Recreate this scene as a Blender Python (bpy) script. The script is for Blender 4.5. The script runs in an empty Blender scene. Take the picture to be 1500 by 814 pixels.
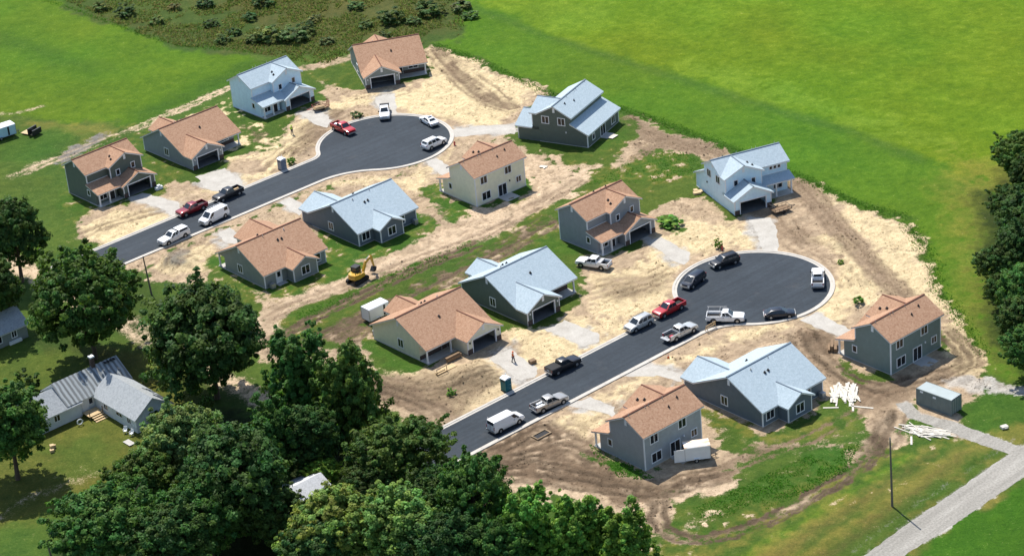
import bpy, bmesh, math, random
import numpy as np
from mathutils import Matrix, Vector

random.seed(7)
RS = np.random.RandomState(11)
R = math.radians
scene = bpy.context.scene
COL = scene.collection

# ------------------------------------------------------------------ camera
CAM_H, CAM_PITCH, CAM_ROLL = 176.0, 26.687, -5.3723      # metres, degrees below the horizon, degrees
FPX = 3571.70                                             # focal length in pixels of a 1500 wide picture
cam = bpy.data.cameras.new('camera')
cam.sensor_width = 36.0
cam.lens = 36.0 * FPX / 1500.0
cam.clip_start = 1.0
cam.clip_end = 12000.0
cam_o = bpy.data.objects.new('camera', cam)
COL.objects.link(cam_o)
cam_o.matrix_world = (Matrix.Translation((0, 0, CAM_H)) @ Matrix.Rotation(R(90 - CAM_PITCH), 4, 'X')
                      @ Matrix.Rotation(R(CAM_ROLL), 4, 'Z'))
scene.camera = cam_o

# ------------------------------------------------------------------ daylight
SUN_ELEV = 57.5
SHADOW_AZ = -66.0                                         # direction the shadows fall, degrees from +X
world = bpy.data.worlds.new('World')
scene.world = world
world.use_nodes = True
nt = world.node_tree
sky = nt.nodes.new('ShaderNodeTexSky')
sky.sky_type = 'NISHITA'
sky.sun_disc = False
sky.sun_elevation = R(SUN_ELEV)
to_sun = SHADOW_AZ + 180.0
sky.sun_rotation = R(90.0 - to_sun)                       # clockwise from +Y
sky.air_density = 1.0
sky.dust_density = 0.7
bg = nt.nodes['Background']
bg.inputs['Strength'].default_value = 0.135
nt.links.new(sky.outputs[0], bg.inputs[0])
sun = bpy.data.lights.new('sun', 'SUN')
sun.energy = 4.6
sun.angle = R(0.5)
sun.color = (1.0, 0.955, 0.88)
sun_o = bpy.data.objects.new('sun', sun)
COL.objects.link(sun_o)
sd = Vector((math.cos(R(SHADOW_AZ)) * math.cos(R(SUN_ELEV)), math.sin(R(SHADOW_AZ)) * math.cos(R(SUN_ELEV)), -math.sin(R(SUN_ELEV))))
sun_o.rotation_euler = sd.to_track_quat('-Z', 'Y').to_euler()
sun_o.location = (0, 350, 150)

scene.view_settings.view_transform = 'Standard'
scene.view_settings.look = 'None'
scene.view_settings.gamma = 1.0
scene.view_settings.exposure = 0.45
scene.view_settings.use_curve_mapping = False

# ------------------------------------------------------------------ helpers
_ct, _st = math.cos(R(CAM_PITCH)), math.sin(R(CAM_PITCH))
_cr, _sr = math.cos(R(CAM_ROLL)), math.sin(R(CAM_ROLL))


def at(px, py, z=0.0):
    """survey point: where the sight line through a pixel of the 1500 x 814 photograph meets height z"""
    x, y = (px - 750) / FPX, -(py - 407) / FPX
    x, y = _cr * x - _sr * y, _sr * x + _cr * y
    dx, dy, dz = x, _ct + y * _st, -_st + y * _ct
    t = (CAM_H - z) / -dz
    return Vector((dx * t, dy * t, z))


def lin(c):
    return tuple(((v / 255.0) / 12.92 if v <= 10.3 else (((v / 255.0) + 0.055) / 1.055) ** 2.4) for v in c)


def alb(r, g, b, k=0.56):
    """albedo of something that shows as this sRGB colour in the sun"""
    return tuple(min(0.9, v * k) for v in lin((r, g, b)))


def tag(o, label=None, cat=None, group=None, kind=None):
    if label: o['label'] = label
    if cat: o['category'] = cat
    if group: o['group'] = group
    if kind: o['kind'] = kind
    return o


def empty(name, loc, rz=0.0, label=None, cat=None, group=None):
    o = bpy.data.objects.new(name, None)
    o.empty_display_size = 0.3
    COL.objects.link(o)
    o.location = loc
    o.rotation_euler = (0, 0, rz)
    return tag(o, label, cat, group)


class MB:
    """collects shapes and links them as one mesh object"""
    def __init__(s, fx=None):
        s.v, s.f, s.fx = [], [], fx

    def add(s, vs, fs):
        n = len(s.v)
        s.v += [tuple(v) for v in vs]
        s.f += [tuple(i + n for i in f) for f in fs]
        return s

    def box(s, x0, y0, z0, x1, y1, z1):
        return s.add([(x0, y0, z0), (x1, y0, z0), (x1, y1, z0), (x0, y1, z0), (x0, y0, z1), (x1, y0, z1), (x1, y1, z1), (x0, y1, z1)],
                     [(3, 2, 1, 0), (4, 5, 6, 7), (0, 1, 5, 4), (1, 2, 6, 5), (2, 3, 7, 6), (3, 0, 4, 7)])

    def prism(s, pts, vec):
        n = len(pts)
        a = [Vector(p) for p in pts]
        b = [p + Vector(vec) for p in a]
        fs = [tuple(range(n))[::-1], tuple(range(n, 2 * n))] + [(i, (i + 1) % n, n + (i + 1) % n, n + i) for i in range(n)]
        return s.add(a + b, fs)

    def slab(s, poly, zf, t0, t1):
        """plan polygon under the surface zf, from t0 to t1 below it"""
        n = len(poly)
        vs = [(x, y, zf(x, y) - t1) for x, y in poly] + [(x, y, zf(x, y) - t0) for x, y in poly]
        fs = [tuple(range(n))[::-1], tuple(range(n, 2 * n))] + [(i, (i + 1) % n, n + (i + 1) % n, n + i) for i in range(n)]
        return s.add(vs, fs)

    def tube(s, p0, p1, r0, r1=None, n=8, caps=True):
        r1 = r0 if r1 is None else r1
        p0, p1 = Vector(p0), Vector(p1)
        d = (p1 - p0).normalized()
        a = d.orthogonal().normalized()
        b = d.cross(a)
        vs = []
        for p, r in ((p0, r0), (p1, r1)):
            for i in range(n):
                t = 2 * math.pi * i / n
                vs.append(p + (a * math.cos(t) + b * math.sin(t)) * r)
        fs = [(i, (i + 1) % n, n + (i + 1) % n, n + i) for i in range(n)]
        if caps:
            fs += [tuple(range(n))[::-1], tuple(range(n, 2 * n))]
        return s.add(vs, fs)

    def path(s, pts, rs, n=7):
        """one tapered tube through several points"""
        pts = [Vector(p) for p in pts]
        m = len(pts)
        vs, fs = [], []
        for k, p in enumerate(pts):
            d = (pts[min(k + 1, m - 1)] - pts[max(k - 1, 0)]).normalized()
            a = d.cross(Vector((0.13, 0.99, 0.05))).normalized()
            b = d.cross(a)
            for i in range(n):
                t = 2 * math.pi * i / n
                vs.append(p + (a * math.cos(t) + b * math.sin(t)) * rs[k])
        for k in range(m - 1):
            for i in range(n):
                fs.append((k * n + i, k * n + (i + 1) % n, (k + 1) * n + (i + 1) % n, (k + 1) * n + i))
        fs += [tuple(range(n))[::-1], tuple(range((m - 1) * n, m * n))]
        return s.add(vs, fs)

    def loft(s, rings):
        n = len(rings[0])
        vs = [p for r in rings for p in r]
        fs = []
        for k in range(len(rings) - 1):
            for i in range(n):
                fs.append((k * n + i, k * n + (i + 1) % n, (k + 1) * n + (i + 1) % n, (k + 1) * n + i))
        fs += [tuple(range(n))[::-1], tuple(range((len(rings) - 1) * n, len(rings) * n))]
        return s.add(vs, fs)

    def obox(s, side, pl, a0, a1, z0, z1, d0, d1):
        """box on a wall: side F/B/L/R, wall plane pl, along a0..a1, depth d0..d1 outward"""
        if side == 'F': return s.box(a0, pl - d1, z0, a1, pl - d0, z1)
        if side == 'B': return s.box(a0, pl + d0, z0, a1, pl + d1, z1)
        if side == 'L': return s.box(pl - d1, a0, z0, pl - d0, a1, z1)
        return s.box(pl + d0, a0, z0, pl + d1, a1, z1)

    def wall(s, side, pl, poly, t=0.15):
        if side == 'F': return s.prism([(a, pl, z) for a, z in poly], (0, t, 0))
        if side == 'B': return s.prism([(a, pl, z) for a, z in poly], (0, -t, 0))
        if side == 'L': return s.prism([(pl, a, z) for a, z in poly], (t, 0, 0))
        return s.prism([(pl, a, z) for a, z in poly], (-t, 0, 0))

    def build(s, name, mat, parent=None, smooth=False, loc=None, rz=0.0, recalc=True):
        vs = [s.fx(*v) for v in s.v] if s.fx else s.v
        me = bpy.data.meshes.new(name)
        me.from_pydata(vs, [], s.f)
        if recalc:
            bm = bmesh.new()
            bm.from_mesh(me)
            bmesh.ops.recalc_face_normals(bm, faces=bm.faces)
            bm.to_mesh(me)
            bm.free()
        if smooth:
            me.polygons.foreach_set('use_smooth', [True] * len(me.polygons))
            try:
                me.set_sharp_from_angle(angle=R(38))
            except Exception:
                pass
        me.materials.append(mat)
        o = bpy.data.objects.new(name, me)
        COL.objects.link(o)
        if parent: o.parent = parent
        if loc is not None: o.location = loc
        o.rotation_euler = (0, 0, rz)
        return o


def np_mesh(name, verts, faces_flat, nper, mat, parent=None, attrs=None):
    """fast mesh from numpy arrays; all faces with nper corners"""
    me = bpy.data.meshes.new(name)
    nv, nf = len(verts), len(faces_flat) // nper
    me.vertices.add(nv)
    me.vertices.foreach_set('co', np.ascontiguousarray(verts, dtype=np.float32).ravel())
    me.loops.add(nf * nper)
    me.loops.foreach_set('vertex_index', np.ascontiguousarray(faces_flat, dtype=np.int32))
    me.polygons.add(nf)
    me.polygons.foreach_set('loop_start', np.arange(nf, dtype=np.int32) * nper)
    me.update(calc_edges=True)
    for an, (dom, typ, data) in (attrs or {}).items():
        a = me.attributes.new(an, typ, dom)
        a.data.foreach_set('color' if typ == 'FLOAT_COLOR' else 'value', np.ascontiguousarray(data, dtype=np.float32).ravel())
    me.materials.append(mat)
    o = bpy.data.objects.new(name, me)
    COL.objects.link(o)
    if parent: o.parent = parent
    return o


def copy_tree(o, parent=None):
    c = o.copy()
    COL.objects.link(c)
    if parent: c.parent = parent
    for ch in list(o.children):
        copy_tree(ch, c)
    return c


# ------------------------------------------------------------------ materials
def nodes_of(name):
    m = bpy.data.materials.new(name)
    m.use_nodes = True
    return m, m.node_tree, m.node_tree.nodes['Principled BSDF']


def coords(t, scale=(1, 1, 1)):
    tc = t.nodes.new('ShaderNodeTexCoord')
    mp = t.nodes.new('ShaderNodeMapping')
    mp.inputs['Scale'].default_value = scale
    t.links.new(tc.outputs['Object'], mp.inputs[0])
    return mp.outputs[0]


def along(t, vec, ang, sx, sy):
    """coordinates turned to run along a direction, stretched sx along and sy across"""
    a, b = t.nodes.new('ShaderNodeMapping'), t.nodes.new('ShaderNodeMapping')
    a.inputs['Rotation'].default_value = (0, 0, -ang)
    b.inputs['Scale'].default_value = (sx, sy, 1)
    t.links.new(vec, a.inputs[0])
    t.links.new(a.outputs[0], b.inputs[0])
    return b.outputs[0]


def noise(t, vec, scale, detail=4.0, rough=0.6):
    n = t.nodes.new('ShaderNodeTexNoise')
    n.inputs['Scale'].default_value = scale
    n.inputs['Detail'].default_value = detail
    n.inputs['Roughness'].default_value = rough
    if vec is not None: t.links.new(vec, n.inputs['Vector'])
    return n.outputs['Fac']


def ramp(t, fac, stops):
    r = t.nodes.new('ShaderNodeValToRGB')
    el = r.color_ramp.elements
    while len(el) < len(stops): el.new(0.5)
    for e, (p, c) in zip(el, stops):
        e.position = p
        e.color = (*c, 1) if len(c) == 3 else c
    t.links.new(fac, r.inputs[0])
    return r.outputs[0]


def mixc(t, fac, a, b, mode='MIX'):
    m = t.nodes.new('ShaderNodeMix')
    m.data_type = 'RGBA'
    m.blend_type = mode
    m.clamp_factor = True
    for s, v in ((m.inputs[0], fac), (m.inputs[6], a), (m.inputs[7], b)):
        if hasattr(v, 'is_linked'): t.links.new(v, s)
        elif isinstance(v, tuple): s.default_value = (*v, 1) if len(v) == 3 else v
        else: s.default_value = v
    return m.outputs[2]


def mth(t, op, a, b=0.0, c=None):
    m = t.nodes.new('ShaderNodeMath')
    m.operation = op
    for i, v in enumerate((a, b, c)):
        if v is None: continue
        if hasattr(v, 'is_linked'): t.links.new(v, m.inputs[i])
        else: m.inputs[i].default_value = v
    return m.outputs[0]


def bump(t, bs, h, strength, dist):
    b = t.nodes.new('ShaderNodeBump')
    b.inputs['Strength'].default_value = strength
    b.inputs['Distance'].default_value = dist
    t.links.new(h, b.inputs['Height'])
    t.links.new(b.outputs[0], bs.inputs['Normal'])


def sc(c, k):
    return tuple(min(0.95, v * k) for v in c)


def plain(name, col, rough=0.75, var=0.12, scale=3.0, spec=0.3, metal=0.0, coat=0.0, bmp=0.0):
    m, t, b = nodes_of(name)
    v = coords(t)
    f = noise(t, v, scale, 5.0, 0.65)
    c = ramp(t, f, [(0.25, sc(col, 1 - var)), (0.75, sc(col, 1 + var))])
    t.links.new(c, b.inputs['Base Color'])
    b.inputs['Roughness'].default_value = rough
    b.inputs['Specular IOR Level'].default_value = spec
    b.inputs['Metallic'].default_value = metal
    b.inputs['Coat Weight'].default_value = coat
    b.inputs['Coat Roughness'].default_value = 0.08
    if bmp: bump(t, b, f, bmp, 0.05)
    return m


def shingle(name, cols, spread=0.5):
    m, t, b = nodes_of(name)
    v = coords(t)
    vo = t.nodes.new('ShaderNodeTexVoronoi')
    vo.inputs['Scale'].default_value = 4.6
    t.links.new(v, vo.inputs['Vector'])
    sep = t.nodes.new('ShaderNodeSeparateColor')
    t.links.new(vo.outputs['Color'], sep.inputs[0])
    c1 = ramp(t, sep.outputs[0], [(0.0, cols[0]), (0.45, cols[1]), (1.0, cols[2])])
    big = noise(t, v, 0.55, 3.0)
    c2 = mixc(t, mth(t, 'MULTIPLY', big, spread), c1, cols[1])
    fine = noise(t, v, 9.0, 3.0)
    c3 = mixc(t, 1.0, c2, ramp(t, fine, [(0.3, (0.87, 0.87, 0.87)), (0.7, (1.10, 1.10, 1.10))]), 'MULTIPLY')
    t.links.new(c3, b.inputs['Base Color'])
    b.inputs['Roughness'].default_value = 0.9
    b.inputs['Specular IOR Level'].default_value = 0.25
    bump(t, b, mth(t, 'ADD', sep.outputs[1], fine), 0.35, 0.02)
    return m


def siding(name, col):
    """lap siding: faint horizontal courses, slight fading"""
    m, t, b = nodes_of(name)
    v = coords(t)
    w = t.nodes.new('ShaderNodeTexWave')
    w.wave_type = 'BANDS'
    w.bands_direction = 'Z'
    w.wave_profile = 'SAW'
    w.inputs['Scale'].default_value = 1.6
    w.inputs['Distortion'].default_value = 0.0
    t.links.new(v, w.inputs['Vector'])
    f = noise(t, v, 1.3, 6.0, 0.7)
    c = ramp(t, f, [(0.25, sc(col, 0.88)), (0.75, sc(col, 1.1))])
    t.links.new(c, b.inputs['Base Color'])
    b.inputs['Roughness'].default_value = 0.6
    b.inputs['Specular IOR Level'].default_value = 0.3
    bump(t, b, w.outputs['Fac'], 0.5, 0.03)
    return m


def glass(name, col=(0.012, 0.015, 0.02)):
    m, t, b = nodes_of(name)
    b.inputs['Base Color'].default_value = (*col, 1)
    b.inputs['Roughness'].default_value = 0.06
    b.inputs['Specular IOR Level'].default_value = 0.55
    return m


def paint(name, col, metal=0.0, rough=0.3):
    return plain(name, col, rough, 0.05, 1.2, 0.5, metal, 0.6 if max(col) > .1 else .15)


M = {}
M['orange_roof'] = shingle('orange_shingles', [(0.315, 0.175, 0.105), (0.385, 0.225, 0.138), (0.455, 0.285, 0.182)])
M['blue_roof'] = shingle('blue_grey_shingles', [(0.33, 0.405, 0.445), (0.375, 0.45, 0.49), (0.425, 0.50, 0.54)])
M['white_side'] = siding('pale_blue_white_siding', (0.62, 0.79, 0.91))
M['green_side'] = siding('dark_green_siding', (0.112, 0.135, 0.115))
M['grey_side'] = siding('grey_siding', (0.25, 0.27, 0.285))
M['slate_side'] = siding('slate_siding', (0.12, 0.15, 0.175))
M['moss_side'] = siding('moss_grey_siding', (0.185, 0.235, 0.22))
M['sage_side'] = siding('sage_grey_siding', (0.235, 0.26, 0.245))
M['tan_side'] = siding('tan_siding', (0.70, 0.68, 0.53))
M['cream_side'] = siding('cream_siding', (0.78, 0.74, 0.56))
M['taupe_side'] = siding('soft_grey_siding', (0.33, 0.35, 0.36))
M['trim'] = plain('white_trim', (0.74, 0.74, 0.74), 0.5, 0.05)
M['dark'] = plain('dark_rubber', (0.014, 0.014, 0.015), 0.7, 0.2)
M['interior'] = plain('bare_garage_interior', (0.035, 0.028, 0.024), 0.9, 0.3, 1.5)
M['glass'] = glass('window_glass')
M['carglass'] = glass('car_glass', (0.02, 0.028, 0.035))
M['concrete'] = plain('concrete', (0.44, 0.42, 0.385), 0.85, 0.12, 1.1, bmp=0.2)
M['kerb'] = plain('kerb_concrete', (0.49, 0.455, 0.40), 0.85, 0.14, 0.7, bmp=0.2)
M['brick'] = plain('brown_stone_base', (0.085, 0.06, 0.05), 0.9, 0.35, 4.0)
M['steel'] = plain('galvanised_steel', (0.42, 0.42, 0.42), 0.45, 0.1, 2.0, metal=0.7)
M['black'] = plain('black_metal', (0.02, 0.02, 0.022), 0.5, 0.2)
M['wood'] = plain('weathered_wood', (0.22, 0.145, 0.085), 0.85, 0.3, 2.0)
M['newwood'] = plain('new_lumber', (0.55, 0.40, 0.22), 0.8, 0.18, 3.0)
M['boardw'] = plain('white_board', (0.58, 0.54, 0.46), 0.7, 0.3, 0.5)
M['red'] = paint('red_paint', (0.42, 0.012, 0.015))
M['darkred'] = paint('dark_red_paint', (0.22, 0.010, 0.016), 0.3)
M['white'] = paint('white_paint', (0.78, 0.78, 0.77))
M['silver'] = paint('silver_paint', (0.52, 0.52, 0.50), 0.35)
M['pewter'] = paint('pewter_paint', (0.36, 0.345, 0.32), 0.35)
M['blackp'] = paint('black_paint', (0.012, 0.013, 0.017))
M['navy'] = paint('blue_black_paint', (0.012, 0.017, 0.03))
M['headlamp'] = plain('headlamp_lens', (0.75, 0.75, 0.72), 0.15, 0.03, spec=0.6)
M['taillamp'] = plain('tail_lamp_lens', (0.30, 0.01, 0.01), 0.2, 0.05, spec=0.6)
M['yellow'] = paint('yellow_machine_paint', (0.62, 0.34, 0.025), 0.0, 0.45)
M['teal'] = plain('teal_plastic', (0.012, 0.135, 0.15), 0.5, 0.08)
M['greyplastic'] = plain('grey_plastic', (0.20, 0.225, 0.26), 0.5, 0.08)
M['paleplastic'] = plain('pale_plastic', (0.72, 0.74, 0.75), 0.5, 0.05)
M['container'] = plain('dull_green_grey_steel', (0.155, 0.185, 0.175), 0.6, 0.18, 1.0)
M['containertop'] = plain('pale_weathered_steel', (0.42, 0.47, 0.46), 0.6, 0.1, 0.8)
M['paleblue'] = paint('pale_blue_paint', (0.42, 0.60, 0.70))
_m, _t, _b = nodes_of('rusty_white_roof')
_t.links.new(ramp(_t, noise(_t, along(_t, coords(_t), 0, .5, 2.2), 1.0, 5, .7), [(.42, (.78, .76, .72)), (.55, (.72, .52, .34)), (.66, (.50, .22, .09))]), _b.inputs['Base Color'])
_b.inputs['Roughness'].default_value = .6
M['rust'] = _m
M['hivis'] = plain('lime_hi_vis_cloth', (0.42, 0.75, 0.03), 0.8, 0.05)
M['orangecloth'] = plain('orange_cloth', (0.80, 0.16, 0.03), 0.8, 0.05)
M['denim'] = plain('dark_blue_denim', (0.05, 0.06, 0.085), 0.9, 0.1)
M['skin'] = plain('skin', (0.45, 0.26, 0.18), 0.6, 0.04)
M['bark'] = plain('bark', (0.085, 0.062, 0.045), 0.95, 0.35, 3.0, bmp=0.4)
M['pole'] = plain('weathered_pole', (0.15, 0.125, 0.10), 0.9, 0.25, 2.0)
M['slab'] = plain('dark_garage_slab', (0.16, 0.155, 0.15), 0.8, 0.2, 1.0)
M['soil'] = plain('turned_soil', (0.24, 0.175, 0.11), 1.0, 0.3, 1.2, bmp=0.5)

# ------------------------------------------------------------------ roads: plan geometry
ROAD_A = 39.206
UR = Vector((math.cos(R(ROAD_A)), math.sin(R(ROAD_A)), 0))     # along both streets, towards the turning circles
NR = Vector((-UR.y, UR.x, 0))                                   # to the far side of the streets
K = 0.176
ROADS = {'far': dict(c=Vector((-118.217 * K, 2329.86 * K, 0)), far_fillet=3.2, near_fillet=13.0),
         'near': dict(c=Vector((213.11 * K, 1926.708 * K, 0)), far_fillet=2.2, near_fillet=9.0)}
CIRC_R, HALF_W = 67.926 * K, 45.2 * K / 2
STREET_S = 171.0                                                # the cross street under the trees, distance along UR
STREET_P = UR * STREET_S + NR * 310.0


def road_outline(rd, grow=0.0, s0=None):
    """plan outline of street + turning circle, anticlockwise seen from above; grow pushes it outward"""
    w, r = HALF_W + grow, CIRC_R + grow
    pts = []
    ff, fn = rd['far_fillet'] - grow, rd['near_fillet'] - grow
    sf = -math.sqrt((r + ff) ** 2 - (w + ff) ** 2)
    sn = -math.sqrt((r + fn) ** 2 - (w + fn) ** 2)
    pts.append((s0, -w))
    n = 60
    for i in range(n + 1):
        s = s0 + (sn - s0) * i / n
        if i: pts.append((s, -w))
    a0, a1 = math.pi / 2, math.atan2((w + fn), -sn)
    for i in range(1, 13):                                      # near fillet, centre (sn, -(w+fn))
        a = a0 + (a1 - a0) * i / 12
        pts.append((sn + fn * math.cos(a), -(w + fn) + fn * math.sin(a)))
    b0 = math.atan2(-(w + fn), sn)
    b1 = math.atan2((w + ff), sf)
    m = 72
    for i in range(1, m + 1):
        a = b0 + (b1 - b0) * i / m
        pts.append((r * math.cos(a), r * math.sin(a)))
    c0, c1 = math.atan2(-(w + ff), -sf), -math.pi / 2
    for i in range(1, 9):
        a = c0 + (c1 - c0) * i / 8
        pts.append((sf + ff * math.cos(a), (w + ff) + ff * math.sin(a)))
    for i in range(1, n + 1):
        pts.append((sf + (s0 - sf) * i / n, w))
    return pts


def road_world(rd, pts):
    return [rd['c'] + UR * s + NR * t for s, t in pts]


for _k, _r in ROADS.items():
    _r['s0'] = STREET_S + 3.0 - _r['c'].dot(UR)

# ------------------------------------------------------------------ ground: one sheet, coloured by what covers it, with tree shade painted in
GX0, GX1, GY0, GY1, DX, DY = -128.0, 128.0, 232.0, 536.0, 0.6, 0.7
FX0, FX1, FY0, FY1 = -84.0, 82.0, 268.0, 462.0                   # finer over the building site
gx = np.concatenate([[-6000, -2500, -1000, -500, -260, -170], np.arange(GX0, FX0, DX), np.arange(FX0, FX1, 0.26), np.arange(FX1, GX1, DX), [170, 260, 500, 1000, 2500, 6000]])
gy = np.concatenate([[-4000, -1500, -500, 0, 120, 190], np.arange(GY0, FY0, DY), np.arange(FY0, FY1, 0.34), np.arange(FY1, GY1, DY), [580, 680, 900, 1500, 3000, 8000]])
GXX, GYY = np.meshgrid(gx, gy)
PX, PY = GXX.ravel(), GYY.ravel()
NP_ = len(PX)


def vnoise(x, y, scale, seed, octaves=3, gain=0.55):
    """value noise in numpy, 0..1, feature size = scale metres"""
    rs = np.random.RandomState(seed)
    out = np.zeros_like(x, dtype=float)
    amp, tot = 1.0, 0.0
    for o in range(octaves):
        g = rs.rand(256, 256)
        u, v = x / scale + 37.7 * o, y / scale + 11.3 * o
        iu, iv = np.floor(u).astype(int), np.floor(v).astype(int)
        fu, fv = u - iu, v - iv
        fu, fv = fu * fu * (3 - 2 * fu), fv * fv * (3 - 2 * fv)
        a, b = g[iu % 256, iv % 256], g[(iu + 1) % 256, iv % 256]
        c, d = g[iu % 256, (iv + 1) % 256], g[(iu + 1) % 256, (iv + 1) % 256]
        out += amp * ((a * (1 - fu) + b * fu) * (1 - fv) + (c * (1 - fu) + d * fu) * fv)
        tot += amp
        amp *= gain
        scale /= 2.03
    return out / tot


WXX = PX + (vnoise(PX, PY, 7, 1) - .5) * 5.0 + (vnoise(PX, PY, 1.6, 2, 2) - .5) * 2.0
WYY = PY + (vnoise(PX, PY, 7, 3) - .5) * 7.0 + (vnoise(PX, PY, 1.6, 4, 2) - .5) * 2.6
SXX = PX + (vnoise(PX, PY, 1.3, 5, 2) - .5) * 0.9                 # gentler wobble for tidy edges
SYY = PY + (vnoise(PX, PY, 1.3, 6, 2) - .5) * 1.1
N_a, N_b, N_c = vnoise(PX, PY, 9, 21, 4), vnoise(PX, PY, 2.6, 22, 3, .7), vnoise(PX, PY, 0.9, 23, 2, .8)
N_d, N_e = vnoise(PX, PY, 26, 24, 3), vnoise(PX * 0.35 + PY * 0.9, PY * 0.3 - PX, 1.1, 25, 3, .7)


def seg_d2(x, y, a, b):
    dx, dy = b[0] - a[0], b[1] - a[1]
    L = dx * dx + dy * dy + 1e-9
    t = np.clip(((x - a[0]) * dx + (y - a[1]) * dy) / L, 0, 1)
    return (x - a[0] - t * dx) ** 2 + (y - a[1] - t * dy) ** 2


def poly_sd(x, y, pts):
    """signed distance, positive inside"""
    d2 = np.full(x.shape, 1e12)
    ins = np.zeros(x.shape, bool)
    n = len(pts)
    for i in range(n):
        a, b = pts[i], pts[(i + 1) % n]
        d2 = np.minimum(d2, seg_d2(x, y, a, b))
        if a[1] != b[1]:
            c = (a[1] > y) != (b[1] > y)
            ins ^= c & (x < (b[0] - a[0]) * (y - a[1]) / (b[1] - a[1]) + a[0])
    return np.where(ins, 1, -1) * np.sqrt(d2)


def px_poly(pts):
    return [tuple(at(x, y)[:2]) for x, y in pts]


G = {  # albedo of each cover, and of the painted tree shade
    'lot': alb(94, 120, 48), 'fieldl': alb(107, 140, 34), 'fieldr': alb(99, 140, 34), 'fieldu': alb(117, 150, 28),
    'yellowgreen': alb(130, 164, 48), 'brush': alb(88, 110, 50), 'brown': alb(106, 102, 58), 'straw': alb(238, 216, 170, .57),
    'dirt': alb(206, 181, 150), 'mud': alb(146, 123, 100), 'gravel': alb(204, 199, 190), 'dry': alb(156, 146, 72),
    'yard': alb(122, 122, 54), 'sand': alb(224, 198, 166), 'dark': alb(66, 104, 36), 'lush': alb(84, 122, 44), 'greygravel': alb(150, 146, 138),
    'nearfield': alb(76, 124, 32), 'tree_shade': alb(44, 58, 30), 'rut': alb(106, 90, 73)}
ALBG = np.zeros((NP_, 3)); ALBG[:] = G['lot']                    # colour of the plants
ALBS = np.zeros((NP_, 3)); ALBS[:] = G['dirt']                   # colour of the soil
BARE = np.zeros(NP_)                                             # 1 where soil shows, 0 under grass
BARECLS = {'straw', 'dirt', 'mud', 'gravel', 'sand', 'greygravel', 'rut'}


def lay(cls, w):
    global BARE
    idx = np.nonzero(w > 0.004)[0]
    ww = np.clip(w[idx], 0, 1)
    c = np.array(G[cls])
    if cls in BARECLS:
        q = (ww / np.maximum(ww + BARE[idx] * (1 - ww), 1e-4))[:, None]
        ALBS[idx] = ALBS[idx] * (1 - q) + c * q
        BARE[idx] = BARE[idx] * (1 - ww) + ww
    else:
        q = (ww / np.maximum(ww + (1 - BARE[idx]) * (1 - ww), 1e-4))[:, None]
        ALBG[idx] = ALBG[idx] * (1 - q) + c * q
        BARE[idx] = BARE[idx] * (1 - ww)


def area(cls, pts, soft=1.2, rag=1.0, alpha=1.0, patch=0.0, tidy=False, px=True):
    """paint a cover inside a polygon; rag = how ragged its edge is, patch > 0 breaks it into patches"""
    P_ = px_poly(pts) if px else pts
    xs, ys = [p[0] for p in P_], [p[1] for p in P_]
    x, y = (SXX, SYY) if tidy else (WXX, WYY)
    m = (x > min(xs) - 6) & (x < max(xs) + 6) & (y > min(ys) - 6) & (y < max(ys) + 6)
    d = poly_sd(x[m], y[m], P_)
    d = d + rag * ((N_b[m] - .5) * 2.2 + (N_c[m] - .5) * 1.2)
    w = np.clip(d / soft + .5, 0, 1)
    if patch > 0:
        q = 0.55 * N_b[m] + 0.25 * N_c[m] + 0.2 * N_a[m]
        w = w * np.clip((q - (0.25 + 0.5 * (1 - 1)) - patch * 0.5) * 9 + .5, 0, 1)
    full = np.zeros(NP_); full[m] = w * alpha
    lay(cls, full)


def line(cls, pts, width, soft=0.6, alpha=1.0, rag=0.5, px=True, ruts=0, tidy=False):
    """paint a cover along a line; ruts = that many wheel ruts side by side"""
    P_ = px_poly(pts) if px else pts
    xs, ys = [p[0] for p in P_], [p[1] for p in P_]
    x, y = (SXX, SYY)
    pad = width + 3
    m = (x > min(xs) - pad) & (x < max(xs) + pad) & (y > min(ys) - pad) & (y < max(ys) + pad)
    d2 = np.full(m.sum(), 1e12)
    for a, b in zip(P_[:-1], P_[1:]):
        d2 = np.minimum(d2, seg_d2(x[m], y[m], a, b))
    d = np.sqrt(d2)
    w = np.clip((width / 2 - d + rag * (N_b[m] - .5) * 2) / soft + .5, 0, 1)
    if ruts:
        w = w * (0.25 + 0.75 * (0.5 + 0.5 * np.cos(d / (width / 2) * math.pi * ruts)))
    full = np.zeros(NP_); full[m] = w * alpha * np.clip(0.55 + 1.1 * (N_c[m] - .2), 0, 1)
    lay(cls, full)


# --- fields round the site
area('fieldl', [(-300, -200), (60, -2), (120, 20), (200, 50), (262, 70), (330, 74), (372, 80), (402, 94), (372, 112), (318, 136), (250, 170), (186, 188), (112, 182), (40, 168), (-300, 160)], 2, 1)
area('dark', [(-40, 42), (10, 44), (60, 62), (110, 84), (150, 104), (130, 116), (80, 96), (30, 76), (-40, 66)], 5, 2, .5, patch=.1)
area('dark', [(185, 188), (250, 168), (335, 128), (400, 96), (372, 84), (330, 108), (262, 142), (180, 168)], 4, 2, .6)
area('dark', [(60, -2), (120, 20), (200, 50), (262, 70), (330, 74), (372, 80), (366, 74), (262, 62), (120, 10)], 1.5, 1, .6)
area('brush', [(60, -2), (200, 50), (262, 70), (330, 74), (372, 80), (430, 92), (478, 96), (508, 84), (560, 78), (640, 64), (672, 56), (681, 40), (681, -160), (-100, -160)], 1.5, 1)
area('brown', [(240, -20), (330, 10), (430, 66), (520, 62), (650, 46), (672, 20), (640, -60), (260, -100)], 6, 3, .6, patch=.22)
area('brown', [(120, 16), (250, 60), (420, 84), (500, 74), (420, 60), (300, 46), (180, 20)], 4, 2, .5, patch=.15)
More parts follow.
